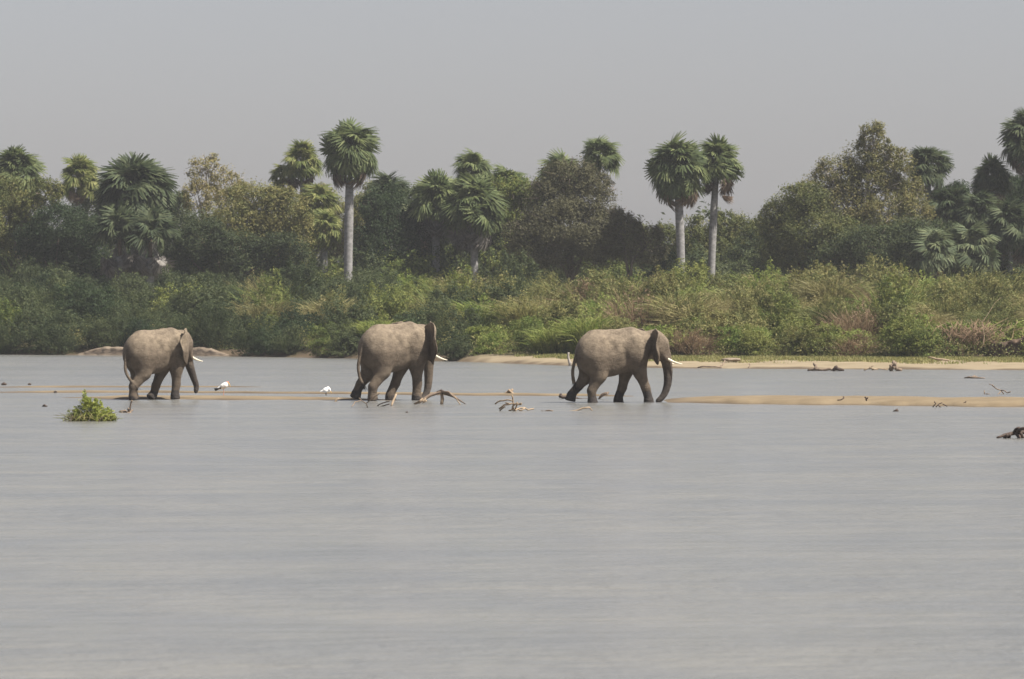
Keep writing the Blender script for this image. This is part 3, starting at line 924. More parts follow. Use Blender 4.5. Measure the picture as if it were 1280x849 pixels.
tree('tree', 'large greyish brown tree thick with bare twigs', 494, 'leaf_brown', [(712, 222, 34, 26), (690, 252, 40, 32), (735, 250, 40, 34), (710, 285, 60, 34), (668, 300, 36, 36), (752, 295, 40, 36), (712, 315, 70, 26)], 714, seed=49, density=0.8, twigs=26)
tree('tree', 'small brown bush tree with upright bare twigs', 492, 'leaf_brown', [(785, 298, 26, 30), (808, 308, 26, 28), (772, 282, 18, 24)], 788, seed=50, density=0.7, twigs=24)
tree('tree', 'dull green tree glimpsed between the two white palm trunks', 512, 'leaf_olive', [(868, 300, 26, 30), (905, 290, 24, 26), (925, 300, 26, 32), (835, 305, 24, 28), (948, 300, 22, 30), (885, 318, 40, 24)], 880, seed=51)
tree('tree', 'huge feathery tan tree with drooping branches and open crown', 498, 'leaf_tan', [(1092, 172, 20, 20), (1085, 198, 34, 24), (1118, 205, 26, 24), (1050, 215, 32, 22), (1085, 235, 40, 26), (1130, 240, 26, 26), (1030, 240, 32, 26), (1060, 262, 38, 30), (1110, 275, 42, 34), (1008, 258, 28, 22), (1140, 265, 28, 28), (1085, 290, 44, 30)], 1075, density=0.72, seed=52, bark='bark_pale', twigs=12, trunk_r=0.36)
tree('tree', 'rounded green tree leaning against the tan tree', 494, 'leaf_olive', [(985, 268, 32, 28), (1005, 250, 30, 24), (968, 295, 28, 34), (1010, 290, 40, 36), (1050, 305, 44, 32), (1000, 318, 50, 24)], 1000, seed=53)
tree('tree', 'dusky green thicket tree under the tan tree', 491, 'leaf_dark', [(1090, 308, 44, 30), (1140, 305, 42, 34), (1045, 318, 40, 22), (1172, 305, 28, 32), (1195, 318, 26, 22)], 1100, seed=54)
tree('tree', 'blackish tree filling the dense palm stand', 508, 'leaf_deep', [(1200, 290, 40, 44), (1250, 295, 44, 44), (1280, 270, 40, 50), (1225, 318, 60, 24), (1200, 256, 28, 28), (1258, 246, 32, 30)], 1235, seed=55)
tree('tree', 'dim olive tree far behind the wood near the twin palms', 545, 'leaf_olive', [(930, 305, 30, 24), (960, 300, 26, 26), (800, 305, 30, 24), (770, 300, 30, 26)], 860, seed=56)
tree('tree', 'dim green tree far behind the dome palm', 550, 'leaf_dark', [(225, 285, 26, 30), (200, 290, 30, 40), (120, 270, 36, 34), (150, 300, 40, 40), (122, 246, 24, 22), (222, 262, 18, 26)], 170, seed=57)
tree('tree', 'dim olive tree far behind the tall lone palm', 548, 'leaf_olive', [(430, 290, 34, 36), (400, 300, 34, 34), (455, 270, 26, 26), (375, 290, 28, 34), (400, 258, 28, 26), (472, 248, 22, 22)], 415, seed=58)

# the wood that goes on behind the first trees, one dim mass
g = np.random.default_rng(404)
mb = MB()
for i in range(90):
    yy = g.uniform(555, 620)
    xx = (-0.5 + (i % 45 + g.random()) / 45) * 2 * 0.1 * yy
    top = g.uniform(9.0, 13.0)
    p, nn = lobe_points((xx, yy, top * 0.55), (g.uniform(2.4, 3.8), 2.4, top * 0.5), 900, g, 0.3)
    mb.add(*leaf_quads(p, nn, g.uniform(0.18, 0.36, len(p)), 0.5, g))
tag(mb.build('far_woodland', M['leaf_dark'], None, False), 'dim green woodland closing the gaps behind the first trees', 'woodland', kind='stuff')

# ------------------------------------------------------------------ bodies grown from smooth implicit shapes
class SDF:
    def __init__(self, lo, hi, h):
        self.lo, self.h = np.array(lo, float), h
        self.n = np.ceil((np.array(hi) - self.lo) / h).astype(int) + 1
        self.ax = [(self.lo[i] + h * np.arange(self.n[i])).astype(np.float32) for i in range(3)]
        self.D = np.full(self.n, 1.0, dtype=np.float32)

    def _win(self, lo, hi):
        s = []
        for i in range(3):
            a_ = int(max(0, math.floor((lo[i] - self.lo[i]) / self.h)))
            b_ = int(min(self.n[i], math.ceil((hi[i] - self.lo[i]) / self.h) + 1))
            s.append(slice(a_, max(b_, a_)))
        g3 = np.meshgrid(*[self.ax[i][s[i]] for i in range(3)], indexing='ij')
        return tuple(s), g3

    def _union(self, s, d, k):
        D = self.D[s]
        hh = np.maximum(k - np.abs(D - d), 0) / k
        self.D[s] = np.minimum(D, d) - hh * hh * k * 0.25

    def cone(self, a, b, ra, rb, k=0.12):
        a, b = np.array(a, float), np.array(b, float)
        r = max(ra, rb) + 0.28
        s, (x, y, z) = self._win(np.minimum(a, b) - r, np.maximum(a, b) + r)
        d = b - a
        L2 = max(float(d @ d), 1e-9)
        t = np.clip(((x - a[0]) * d[0] + (y - a[1]) * d[1] + (z - a[2]) * d[2]) / L2, 0, 1)
        q = np.sqrt((x - a[0] - t * d[0]) ** 2 + (y - a[1] - t * d[1]) ** 2 + (z - a[2] - t * d[2]) ** 2)
        self._union(s, q - (ra + (rb - ra) * t), k)

    def chain(self, P, Rr, k=0.1):
        for i in range(len(P) - 1):
            self.cone(P[i], P[i + 1], Rr[i], Rr[i + 1], k)

    def ball(self, c, r, k=0.25, rot=None):
        c, r = np.array(c, float), np.array(r, float)
        m = max(r) + 0.3
        s, (x, y, z) = self._win(c - m, c + m)
        x, y, z = x - c[0], y - c[1], z - c[2]
        if rot is not None:
            m_ = np.array(rot).T
            x, y, z = (m_[i, 0] * x + m_[i, 1] * y + m_[i, 2] * z for i in range(3))
        k0 = np.sqrt((x / r[0]) ** 2 + (y / r[1]) ** 2 + (z / r[2]) ** 2)
        k1 = np.sqrt((x / r[0] ** 2) ** 2 + (y / r[1] ** 2) ** 2 + (z / r[2] ** 2) ** 2)
        self._union(s, k0 * (k0 - 1) / np.maximum(k1, 1e-6), k)

    def carve(self, c, r, k=0.2):
        c, r = np.array(c, float), np.array(r, float)
        s, (x, y, z) = self._win(c - r - 0.3, c + r + 0.3)
        x, y, z = x - c[0], y - c[1], z - c[2]
        k0 = np.sqrt((x / r[0]) ** 2 + (y / r[1]) ** 2 + (z / r[2]) ** 2)
        k1 = np.sqrt((x / r[0] ** 2) ** 2 + (y / r[1] ** 2) ** 2 + (z / r[2] ** 2) ** 2)
        d = -(k0 * (k0 - 1) / np.maximum(k1, 1e-6))
        D = self.D[s]
        hh = np.maximum(k - np.abs(D - d), 0) / k
        self.D[s] = np.maximum(D, d) + hh * hh * k * 0.25

    def drum(self, a, b, ra, rb, k=0.08, rnd=0.05):
        """a flat-soled foot: rounded, tapering cylinder from a (ankle) to b (sole)"""
        a, b = np.array(a, float), np.array(b, float)
        r = max(ra, rb) + 0.3
        s, (x, y, z) = self._win(np.minimum(a, b) - r, np.maximum(a, b) + r)
        d = b - a
        L = np.linalg.norm(d); d = d / L
        t = (x - a[0]) * d[0] + (y - a[1]) * d[1] + (z - a[2]) * d[2]
        q = np.sqrt(np.maximum((x - a[0] - t * d[0]) ** 2 + (y - a[1] - t * d[1]) ** 2 + (z - a[2] - t * d[2]) ** 2, 0))
        rr = ra + (rb - ra) * np.clip(t / L, 0, 1)
        dx, dy = q - rr + rnd, np.abs(t - L / 2) - L / 2 + rnd
        dd = np.minimum(np.maximum(dx, dy), 0) + np.sqrt(np.maximum(dx, 0) ** 2 + np.maximum(dy, 0) ** 2) - rnd
        self._union(s, dd, k)

    def sheet(self, o, eu, ev, ew, poly, thick, bend, k=0.05):
        """a curved flap with the outline poly in (u, v)"""
        o, eu, ev, ew = (np.array(q, float) for q in (o, eu, ev, ew))
        m = 1.6
        s, (x, y, z) = self._win(o - m, o + m)
        x, y, z = x - o[0], y - o[1], z - o[2]
        u = x * eu[0] + y * eu[1] + z * eu[2]
        v = x * ev[0] + y * ev[1] + z * ev[2]
        w = x * ew[0] + y * ew[1] + z * ew[2]
        d = np.full(u.shape, 1e9, dtype=np.float32)
        sg = np.ones(u.shape, dtype=np.float32)
        n = len(poly)
        for i in range(n):
            (ax_, ay_), (bx_, by_) = poly[i], poly[i - 1]
            ex, ey = bx_ - ax_, by_ - ay_
            wx_, wy_ = u - ax_, v - ay_
            t = np.clip((wx_ * ex + wy_ * ey) / (ex * ex + ey * ey), 0, 1)
            d = np.minimum(d, (wx_ - ex * t) ** 2 + (wy_ - ey * t) ** 2)
            c1, c2, c3 = v >= ay_, v < by_, ex * wy_ > ey * wx_
            flip = (c1 & c2 & c3) | (~c1 & ~c2 & ~c3)
            sg = np.where(flip, -sg, sg)
        d2 = sg * np.sqrt(d) - 0.03
        ww = (np.abs(w - bend(u, v)) - thick) * 0.8
        q = np.minimum(np.maximum(d2, ww), 0) + np.sqrt(np.maximum(d2, 0) ** 2 + np.maximum(ww, 0) ** 2)
        self._union(s, q, k)

    def surface(self):
        f = self.D
        ins = f < 0
        c = [ins[a_:self.n[0] - 1 + a_, b_:self.n[1] - 1 + b_, c_:self.n[2] - 1 + c_] for a_ in (0, 1) for b_ in (0, 1) for c_ in (0, 1)]
        cnt = sum(q.astype(np.int8) for q in c)
        act = np.argwhere((cnt > 0) & (cnt < 8))
        idx = np.full(np.array(f.shape) - 1, -1, dtype=np.int64)
        idx[act[:, 0], act[:, 1], act[:, 2]] = np.arange(len(act))
        acc, num = np.zeros((len(act), 3)), np.zeros(len(act))
        cor = np.array([(a_, b_, c_) for a_ in (0, 1) for b_ in (0, 1) for c_ in (0, 1)])
        val = np.stack([f[act[:, 0] + q[0], act[:, 1] + q[1], act[:, 2] + q[2]] for q in cor], 1)
        for i in range(8):
            for j in range(i + 1, 8):
                if np.abs(cor[i] - cor[j]).sum() != 1:
                    continue
                x = (val[:, i] < 0) != (val[:, j] < 0)
                t = val[x, i] / (val[x, i] - val[x, j])
                acc[x] += cor[i] + (cor[j] - cor[i])[None] * t[:, None]
                num[x] += 1
        V = self.lo + (act + acc / num[:, None]) * self.h
        F = []
        for ax in range(3):
            o1, o2 = (ax + 1) % 3, (ax + 2) % 3
            sl0 = [slice(None)] * 3; sl1 = [slice(None)] * 3
            sl0[ax], sl1[ax] = slice(0, -1), slice(1, None)
            cr = ins[tuple(sl0)] != ins[tuple(sl1)]
            e = np.argwhere(cr)
            e = e[(e[:, o1] > 0) & (e[:, o2] > 0) & (e[:, o1] < self.n[o1] - 1) & (e[:, o2] < self.n[o2] - 1)]
            st = ins[e[:, 0], e[:, 1], e[:, 2]]
            quad = []
            for da, db in ((-1, -1), (0, -1), (0, 0), (-1, 0)):
                q = e.copy(); q[:, o1] += da; q[:, o2] += db
                quad.append(idx[q[:, 0], q[:, 1], q[:, 2]])
            quad = np.stack(quad, 1)
            quad[~st] = quad[~st][:, ::-1]
            F.append(quad)
        return V, np.concatenate(F)


def smooth_verts(V, F, it=2, lam=0.5):
    E = np.concatenate([F[:, [0, 1]], F[:, [1, 2]], F[:, [2, 3]], F[:, [3, 0]]])
    E = np.unique(np.sort(E, 1), axis=0)
    deg = np.bincount(E.ravel(), minlength=len(V))[:, None]
    for _ in range(it):
        S = np.zeros_like(V)
        np.add.at(S, E[:, 0], V[E[:, 1]])
        np.add.at(S, E[:, 1], V[E[:, 0]])
        V = V + lam * (S / np.maximum(deg, 1) - V)
    return V


def dist_chain(V, P):
    best = np.full(len(V), 9.0)
    for a_, b_ in zip(P[:-1], P[1:]):
        a_, b_ = np.array(a_), np.array(b_)
        d = b_ - a_
        t = np.clip(((V - a_) @ d) / (d @ d), 0, 1)[:, None]
        best = np.minimum(best, np.linalg.norm(V - a_ - t * d, axis=1))
    return best


EAR = [(-0.08, 0.0), (0.06, -0.16), (0.30, -0.24), (0.56, -0.16), (0.76, 0.06), (0.84, 0.34), (0.80, 0.60), (0.68, 0.78), (0.50, 0.92), (0.36, 1.02), (0.24, 1.02), (0.14, 0.9), (0.04, 0.74), (-0.08, 0.62)]


def elephant(label, loc, heading, scale, legs, trunk, head_yaw, ear_flare, tail, wet_leg, wet_shade_trunk, tusk_len, head_dx=0.0, ear_size=1.08, seed=0):
    g = np.random.default_rng(seed)
    root = empty('elephant', loc, heading)
    root.scale = (scale,) * 3
    tag(root, label, 'elephant', 'elephants wading along the sandbar')
    S = SDF((-2.45, -1.5, -0.12), (2.75, 1.5, 3.12), 0.028)
    # trunk of the body
    S.ball((0.62, 0, 2.14), (0.70, 0.49, 0.72), 0.3)
    S.ball((-0.18, 0, 1.90), (1.08, 0.59, 0.80), 0.4)
    S.ball((-0.72, 0, 2.03), (0.72, 0.53, 0.76), 0.35)
    S.ball((-1.0, 0, 1.9), (0.44, 0.46, 0.60), 0.3)
    S.cone((-0.95, 0, 2.66), (-0.15, 0, 2.68), 0.08, 0.09, 0.2)     # spine over the rump
    S.cone((-0.15, 0, 2.68), (0.62, 0, 2.78), 0.09, 0.10, 0.2)        # spine up to the withers
    S.ball((-0.42, 0, 1.38), (0.52, 0.42, 0.28), 0.3)               # low belly before the thighs
    for s in (-1, 1):
        S.carve((0.0, s * 1.0, 2.82), (1.1, 0.52, 0.36), 0.15)           # the flanks fall away from the spine
        S.cone((0.70, s * 0.36, 2.50), (0.86, s * 0.44, 1.75), 0.10, 0.14, 0.16)   # shoulder blade
        S.ball((-0.74, s * 0.38, 2.40), (0.20, 0.13, 0.20), 0.2)         # hip bone
        S.carve((-0.30, s * 0.90, 2.22), (0.30, 0.40, 0.44))            # hollow before the hip
        S.carve((0.26, s * 0.92, 1.75), (0.16, 0.40, 0.60))            # behind the shoulder
        S.carve((-0.52, s * 0.94, 1.25), (0.20, 0.45, 0.5))             # fold before the thigh
    # legs
    for key, (hip, J) in legs.items():
        front = key[0] == 'f'
        P = [np.array(q, float) for q in J]
        if front:
            S.ball((P[0][0] - 0.02, P[0][1] * 0.9, P[0][2] + 0.15), (0.36, 0.22, 0.62), 0.25)
            S.cone(P[0], P[1], 0.32, 0.235, 0.2)
            S.cone(P[1], P[2], 0.235, 0.165, 0.12)
            S.cone(P[2], P[3], 0.17, 0.165, 0.08)
        else:
            S.ball((P[0][0], P[0][1] * 0.85, P[0][2] + 0.02), (0.52, 0.28, 0.66), 0.3)
            S.cone(P[0], P[1], 0.42, 0.275, 0.2)
            S.cone(P[1], P[2], 0.275, 0.165, 0.14)
            S.cone(P[2], P[3], 0.165, 0.165, 0.08)
        S.drum(P[3], P[4], 0.17, 0.215, 0.07)
    # neck and head, which may turn about the withers
    piv = np.array([1.1, 0, 2.2])
    cy, sy = math.cos(head_yaw), math.sin(head_yaw)
    RZ = np.array([[cy, -sy, 0], [sy, cy, 0], [0, 0, 1]])

    def hd(p):
        q = np.array(p, float) - piv
        return piv + RZ @ q + np.array([head_dx, 0, 0])
    S.cone((0.8, 0, 2.2), hd((1.45, 0, 2.27)), 0.62, 0.47, 0.25)
    S.ball(hd((1.62, 0, 2.28)), (0.46, 0.40, 0.50), 0.25, RZ)
    S.cone(hd((1.62, 0, 2.45)), hd((1.86, 0, 2.28)), 0.29, 0.27, 0.15)
    S.cone(hd((1.58, 0.14, 2.52)), hd((1.58, -0.14, 2.52)), 0.22, 0.22, 0.15)
    S.cone(hd((1.86, 0, 2.25)), hd((2.04, 0, 1.86)), 0.30, 0.225, 0.15)
    S.cone(hd((1.5, 0, 1.95)), hd((1.78, 0, 1.70)), 0.20, 0.09, 0.14)      # jaw
    for s in (-1, 1):
        S.cone(hd((1.80, s * 0.17, 1.98)), hd((2.06, s * 0.19, 1.66)), 0.14, 0.085, 0.08)   # tusk sheath
        S.ball(hd((1.68, s * 0.30, 2.1)), (0.2, 0.12, 0.26), 0.1, RZ)      # cheek
    T = [hd(p) for p in trunk]
    # spline through the trunk points
    def spline(P, m=5):
        P = [np.array(p, float) for p in P]
        Q = [P[0] * 2 - P[1]] + P + [P[-1] * 2 - P[-2]]
        o_ = []
        for i in range(1, len(Q) - 2):
            for t in np.arange(m) / m:
                o_.append(0.5 * ((2 * Q[i]) + (Q[i + 1] - Q[i - 1]) * t + (2 * Q[i - 1] - 5 * Q[i] + 4 * Q[i + 1] - Q[i + 2]) * t * t + (-Q[i - 1] + 3 * Q[i] - 3 * Q[i + 1] + Q[i + 2]) * t ** 3))
        return o_ + [P[-1]]
    TS = spline(T)
    n = len(TS)
    TR = [0.225 - 0.152 * (i / (n - 1)) ** 0.75 for i in range(n)]
    TR = [r * (1 + 0.03 * math.sin(i * 2.2)) for i, r in enumerate(TR)]
    S.chain(TS, TR, 0.05)
    # ears
    for s in (-1, 1):
        fl = ear_flare[0] if s < 0 else ear_flare[1]
        eu = RZ @ np.array([-math.cos(fl), s * math.sin(fl), 0.0])
        ev = np.array([0, 0, -1.0]) + 0.10 * eu
        ev = ev / np.linalg.norm(ev)
        eu = eu - ev * (eu @ ev); eu /= np.linalg.norm(eu)
        ew = np.cross(eu, ev) * -s
        ph = g.random() * 3

        def bend(u, v, ph=ph):
            return 0.10 * np.sin(np.clip(u, 0, 1) * 3.4) - 0.16 * np.clip(-v + 0.0, 0, 1) + 0.035 * np.sin(v * 9 + ph) * np.clip(u, 0, 1) + 0.03 * np.sin(u * 11 + v * 4)
        S.sheet(hd((1.42, s * 0.36, 2.58)), eu, ev, ew, [(a_ * ear_size, b_ * ear_size) for a_, b_ in EAR], 0.026, bend, 0.06)
    # tail
    TL = spline(tail)
    S.chain(TL, [0.058 - 0.026 * (i / (len(TL) - 1)) ** 0.6 for i in range(len(TL))], 0.08)
    V, F = S.surface()
    V = smooth_verts(V, F, 2, 0.45)
    # loose, wrinkled hide
    me = make_mesh('body', V, F, M['skin'], True)
    wl_ = np.zeros(len(V))
    nz = 0.06 * np.sin(V[:, 0] * 9 + V[:, 1] * 5) + 0.04 * np.sin(V[:, 1] * 17 + V[:, 0] * 23)
    for key, (hip, J) in legs.items():
        z0 = wet_leg[key]
        dl = dist_chain(V, J[2:])
        wl_ = np.maximum(wl_, np.clip((z0 + nz - V[:, 2]) / 0.07, 0, 1) * (dl < 0.4))
    dt = dist_chain(V, TS[3:])
    k = np.argmin(np.stack([np.linalg.norm(V - p, axis=1) for p in TS[::2]], 1), 1) / (len(TS[::2]) - 1)
    wl_ = np.maximum(wl_, np.clip((k + nz - wet_shade_trunk) / 0.3, 0, 1) * np.clip((0.30 - dt) / 0.06, 0, 1) * 0.85)  # trunk wetness, carried up to the mouth to paint in its shade too
    me.attributes.new('wet', 'FLOAT', 'POINT').data.foreach_set('value', wl_.astype(np.float32))
    du = np.clip((V[:, 2] - 1.75) / 0.9, 0, 1) * np.clip((1.5 - V[:, 0]) / 0.5, 0.35, 1) + 0.25 * np.clip((V[:, 2] - 0.5) / 0.3, 0, 1)
    me.attributes.new('dust', 'FLOAT', 'POINT').data.foreach_set('value', np.clip(du, 0, 1).astype(np.float32))
    obj('body', me, root)
    for s in (-1, 1):
        p0 = np.array([2.02, s * 0.19, 1.74])
        P = [hd(p0 + np.array([0.60 * t * tusk_len, s * (0.24 * t), -0.40 * t * tusk_len + 0.16 * t * t * tusk_len])) for t in np.linspace(0, 1, 9)]
        MB().tube([tuple(p) for p in P], [0.054 * (1 - 0.78 * t ** 1.6) for t in np.linspace(0, 1, 9)], 8).build('tusk', M['ivory'], root)
        e = hd((1.90, s * 0.285, 2.14))
        MB().tube([(e[0], e[1], e[2] - 0.032), (e[0], e[1], e[2] - 0.02), tuple(e), (e[0], e[1], e[2] + 0.02), (e[0], e[1], e[2] + 0.032)], [0.008, 0.03, 0.036, 0.03, 0.008], 8).build('eye', M['eye'], root)
    mb = MB()
    e = np.array(TL[-1]); d = e - np.array(TL[-4]); d /= np.linalg.norm(d)
    for i in range(40):
        dd = unit(d + g.normal(size=3) * 0.22 + np.array([0, 0, -0.25]))
        s0 = e - d * g.uniform(0, 0.22) + g.normal(size=3) * 0.012
        ln = g.uniform(0.16, 0.34)
        mb.tube([tuple(s0), tuple(s0 + dd * ln * 0.6), tuple(s0 + dd * ln + np.array([0, 0, -0.03]))], [0.010, 0.008, 0.003], 4)
    mb.build('tail_tuft', M['hair'], root)
    return root


def leg(front, s, foot, hip=None, bend=0.0, lift=None):
    """joint positions of a standing or stepping leg; lift = (hock, ankle, sole) overrides the lower leg"""
    y = s * 0.33
    if front:
        sh = np.array([0.84, s * 0.36, 1.72])
        fx = foot
        el = np.array([sh[0] + (fx - sh[0]) * 0.36 - 0.08, y, 1.18])
        wr = np.array([sh[0] + (fx - sh[0]) * 0.72 - 0.01 + bend, y * 0.97, 0.62])
        an = np.array([fx - 0.02, y * 0.95, 0.22])
        so = np.array([fx, y * 0.95, 0.0])
    else:
        sh = np.array([-0.86, s * 0.33, 1.75])
        fx = foot
        el = np.array([sh[0] + (fx - sh[0]) * 0.35 + 0.16, y, 1.08])
        wr = np.array([sh[0] + (fx - sh[0]) * 0.85 - 0.07, y * 0.97, 0.52])
        an = np.array([fx - 0.03, y * 0.95, 0.2])
        so = np.array([fx, y * 0.95, 0.0])
    if lift:
        if len(lift) == 4:
            el = np.array(lift[0], float); lift = lift[1:]
        wr, an, so = (np.array(q, float) for q in lift)
    return (sh, [sh, el, wr, an, so])


# the trailing elephant
P = at(197, 498.9, 0.03)
elephant('smaller grey elephant with bent forefoot, standing nearest the stork', (P.x, P.y, 0.02), R(36), 0.965,
         {'fn': leg(True, -1, 0.66), 'ff': leg(True, 1, -0.02, lift=((0.42, 0.36, 1.15), (0.14, 0.35, 0.55), (0.02, 0.34, 0.2), (-0.14, 0.34, 0.03))),
          'hn': leg(False, -1, -1.36), 'hf': leg(False, 1, -0.92)},
         [(2.0, 0, 1.9), (2.10, 0, 1.55), (2.2, -0.06, 1.2), (2.32, -0.12, 0.85), (2.42, -0.18, 0.52), (2.36, -0.2, 0.28)],
         R(22), (R(26), R(40)), [(-1.38, 0, 2.16), (-1.55, -0.04, 1.7), (-1.62, -0.12, 1.2), (-1.52, -0.26, 0.85), (-1.36, -0.42, 0.6)],
         {'fn': 0.42, 'ff': 0.3, 'hn': 0.14, 'hf': 0.5}, 0.12, 0.85, head_dx=-0.30, ear_size=1.14, seed=1)
# the middle one
P = at(494.3, 500.6, 0.0)
elephant('largest brownish elephant with trunk down, beside the arched driftwood', (P.x, P.y, 0.0), R(37), 1.055,
         {'fn': leg(True, -1, 0.76), 'ff': leg(True, 1, 0.0),
          'hn': leg(False, -1, -1.25), 'hf': leg(False, 1, -1.5, lift=((-0.95, 0.36, 1.05), (-1.34, 0.35, 0.62), (-1.52, 0.34, 0.32), (-1.60, 0.34, 0.10)))},
         [(2.0, 0, 1.9), (2.08, 0, 1.5), (2.07, 0, 1.1), (2.06, 0, 0.7), (1.98, 0, 0.35), (1.78, 0, 0.10), (1.62, 0, 0.04)],
         R(18), (R(56), R(50)), [(-1.38, 0, 2.16), (-1.55, 0.0, 1.8), (-1.68, 0.02, 1.3), (-1.62, 0.0, 0.85), (-1.52, -0.04, 0.62)],
         {'fn': 0.22, 'ff': 0.18, 'hn': 0.15, 'hf': 0.5}, 0.45, 1.08, head_dx=-0.28, ear_size=1.25, seed=2)
# the leader
P = at(768, 503.2, 0.0)
elephant('striding elephant with wet dark feet and trunk curled to the water', (P.x, P.y, -0.06), R(17), 1.01,
         {'fn': leg(True, -1, 1.28), 'ff': leg(True, 1, 0.27),
          'hn': leg(False, -1, -0.96), 'hf': leg(False, 1, -1.55, lift=((-0.98, 0.36, 1.08), (-1.32, 0.35, 0.68), (-1.60, 0.34, 0.38), (-1.66, 0.34, 0.12)))},
         [(2.02, 0, 1.9), (2.12, 0, 1.55), (2.17, 0, 1.15), (2.15, 0, 0.75), (2.04, 0, 0.42), (1.88, 0, 0.2), (1.74, 0, 0.10)],
         R(3), (R(78), R(60)), [(-1.38, 0, 2.16), (-1.55, 0.0, 1.75), (-1.66, 0.0, 1.3), (-1.64, 0.02, 0.98), (-1.60, 0.02, 0.8)],
         {'fn': 0.5, 'ff': 0.52, 'hn': 0.3, 'hf': 0.6}, 0.12, 0.95, seed=3)


# ------------------------------------------------------------------ birds
def bird(name, label, loc, heading, scale, body_parts, bill, bill_mat, legs_, leg_mat, wing=None, head=None):
    root = empty(name, loc, heading)
    root.scale = (scale,) * 3
    tag(root, label, 'bird')
    S = SDF((-0.55, -0.25, -0.02), (0.6, 0.25, 1.0), 0.014)
    for a_, b_, ra, rb in body_parts:
        S.cone(a_, b_, ra, rb, 0.05)
    V, F = S.surface()
    V = smooth_verts(V, F, 1, 0.4)
    obj('body', make_mesh('body', V, F, M['feather_white'], True), root)
    MB().tube(bill[0], bill[1], 6).build('bill', M[bill_mat], root)
    for lp in legs_:
        MB().tube(lp, [0.014, 0.012, 0.011, 0.018], 5).build('leg', M[leg_mat], root)
    if wing:
        for s in (-1, 1):
            mb = MB()
            for i in range(7):
                y = s * (0.10 - 0.008 * i)
                a_ = np.array(wing[0]) + np.array([0, y, -0.012 * i]); b_ = np.array(wing[1]) + np.array([-0.01 * i, y * 0.5, 0.018 * i])
                mb.tube([tuple(a_), tuple((a_ + b_) / 2 + np.array([0, s * 0.012, 0])), tuple(b_)], [0.014, 0.03, 0.008], 5)
            mb.build('wing_feathers', M['feather_black'], root)
    if head:
        S = SDF((-0.55, -0.2, 0.2), (0.6, 0.2, 1.0), 0.012)
        S.cone(*head, 0.02)
        V, F = S.surface()
        obj('face', make_mesh('face', V, F, M['bird_skin'], True), root)
    return root


P = at(278.5, 494.2, 0.06)
bird('stork', 'white stork with black tail and reddish face on the sandbar', (P.x, P.y, 0.05), R(-8), 0.86,
     [((-0.20, 0, 0.34), (0.10, 0, 0.48), 0.07, 0.135), ((0.02, 0, 0.44), (0.14, 0, 0.52), 0.13, 0.10), ((0.14, 0, 0.54), (0.20, 0, 0.60), 0.08, 0.05)],
     ([(0.24, 0, 0.625), (0.32, 0, 0.54), (0.37, 0, 0.40)], [0.026, 0.018, 0.006]), 'bill_yellow',
     [[(0.02, 0.05, 0.36), (0.03, 0.05, 0.2), (0.02, 0.05, 0.05), (0.03, 0.05, -0.04)], [(0.04, -0.05, 0.36), (0.06, -0.05, 0.2), (0.05, -0.05, 0.05), (0.07, -0.05, -0.04)]], 'leg_pink',
     wing=((-0.05, 0, 0.40), (-0.36, 0, 0.22)), head=((0.20, 0, 0.61), (0.245, 0, 0.63), 0.048, 0.04))
P = at(406.5, 493.6, 0.04)
bird('egret', 'small white hunched egret feeding on the thin sandbar', (P.x, P.y, 0.02), R(10), 0.78,
     [((-0.24, 0, 0.20), (0.02, 0, 0.26), 0.035, 0.115), ((0.0, 0, 0.27), (0.16, 0, 0.36), 0.125, 0.085), ((0.14, 0, 0.38), (0.24, 0, 0.30), 0.07, 0.04), ((0.24, 0, 0.30), (0.27, 0, 0.24), 0.042, 0.036)],
     ([(0.27, 0, 0.235), (0.31, 0, 0.17), (0.34, 0, 0.10)], [0.02, 0.014, 0.004]), 'bill_yellow',
     [[(0.02, 0.04, 0.2), (0.03, 0.04, 0.13), (0.02, 0.04, 0.05), (0.03, 0.04, 0.0)], [(0.05, -0.04, 0.2), (0.06, -0.04, 0.13), (0.05, -0.04, 0.05), (0.07, -0.04, 0.0)]], 'feather_black')


# ------------------------------------------------------------------ driftwood
def wood(name, label, px, py, strokes, mat, rad=0.03, z=0.0, cat='driftwood', seed=0, depth=0.5, group=None):
    """one piece of driftwood: strokes are image polylines [(px, py, r_scale), ...] read as heights above the spot (px, py)"""
    g = np.random.default_rng(seed)
    b = at(px, py, z)
    ppm = F_PX / b.y
    mb = MB()
    for st in strokes:
        st = [(q + (1.0,))[:3] if len(q) == 2 else q for q in st]
        n = len(st)
        y0, y1 = g.normal() * depth * 0.4, g.normal() * depth
        P = []
        for i, (x, y, r) in enumerate(st):
            P.append(((x - px) / ppm, y0 + (y1 - y0) * i / max(n - 1, 1), (py - y) / ppm))
        # extra bends so that no stick is straight
        Q, Rr = [P[0]], [st[0][2] * rad]
        for i in range(1, n):
            a_, c_ = np.array(P[i - 1]), np.array(P[i])
            Q.append(tuple((a_ + c_) / 2 + g.normal(size=3) * np.linalg.norm(c_ - a_) * 0.045)); Rr.append((st[i - 1][2] + st[i][2]) / 2 * rad)
            Q.append(tuple(c_)); Rr.append(st[i][2] * rad)
        mb.tube(Q, Rr, 6)
    o = mb.build(name, M[mat], None, True, (b.x, b.y, z))
    return tag(o, label, cat, group)


# arched broken palm leaf base beside the middle elephant
r0 = at(548, 505.5, 0.0)
ppm = F_PX / r0.y
root = empty('broken_branch', (r0.x, r0.y, 0))
tag(root, 'arched broken branch with torn hanging bark beside the largest elephant', 'driftwood')


def q3(x, y, d=0.0):
    return ((x - 548) / ppm, d, (505.5 - y) / ppm)


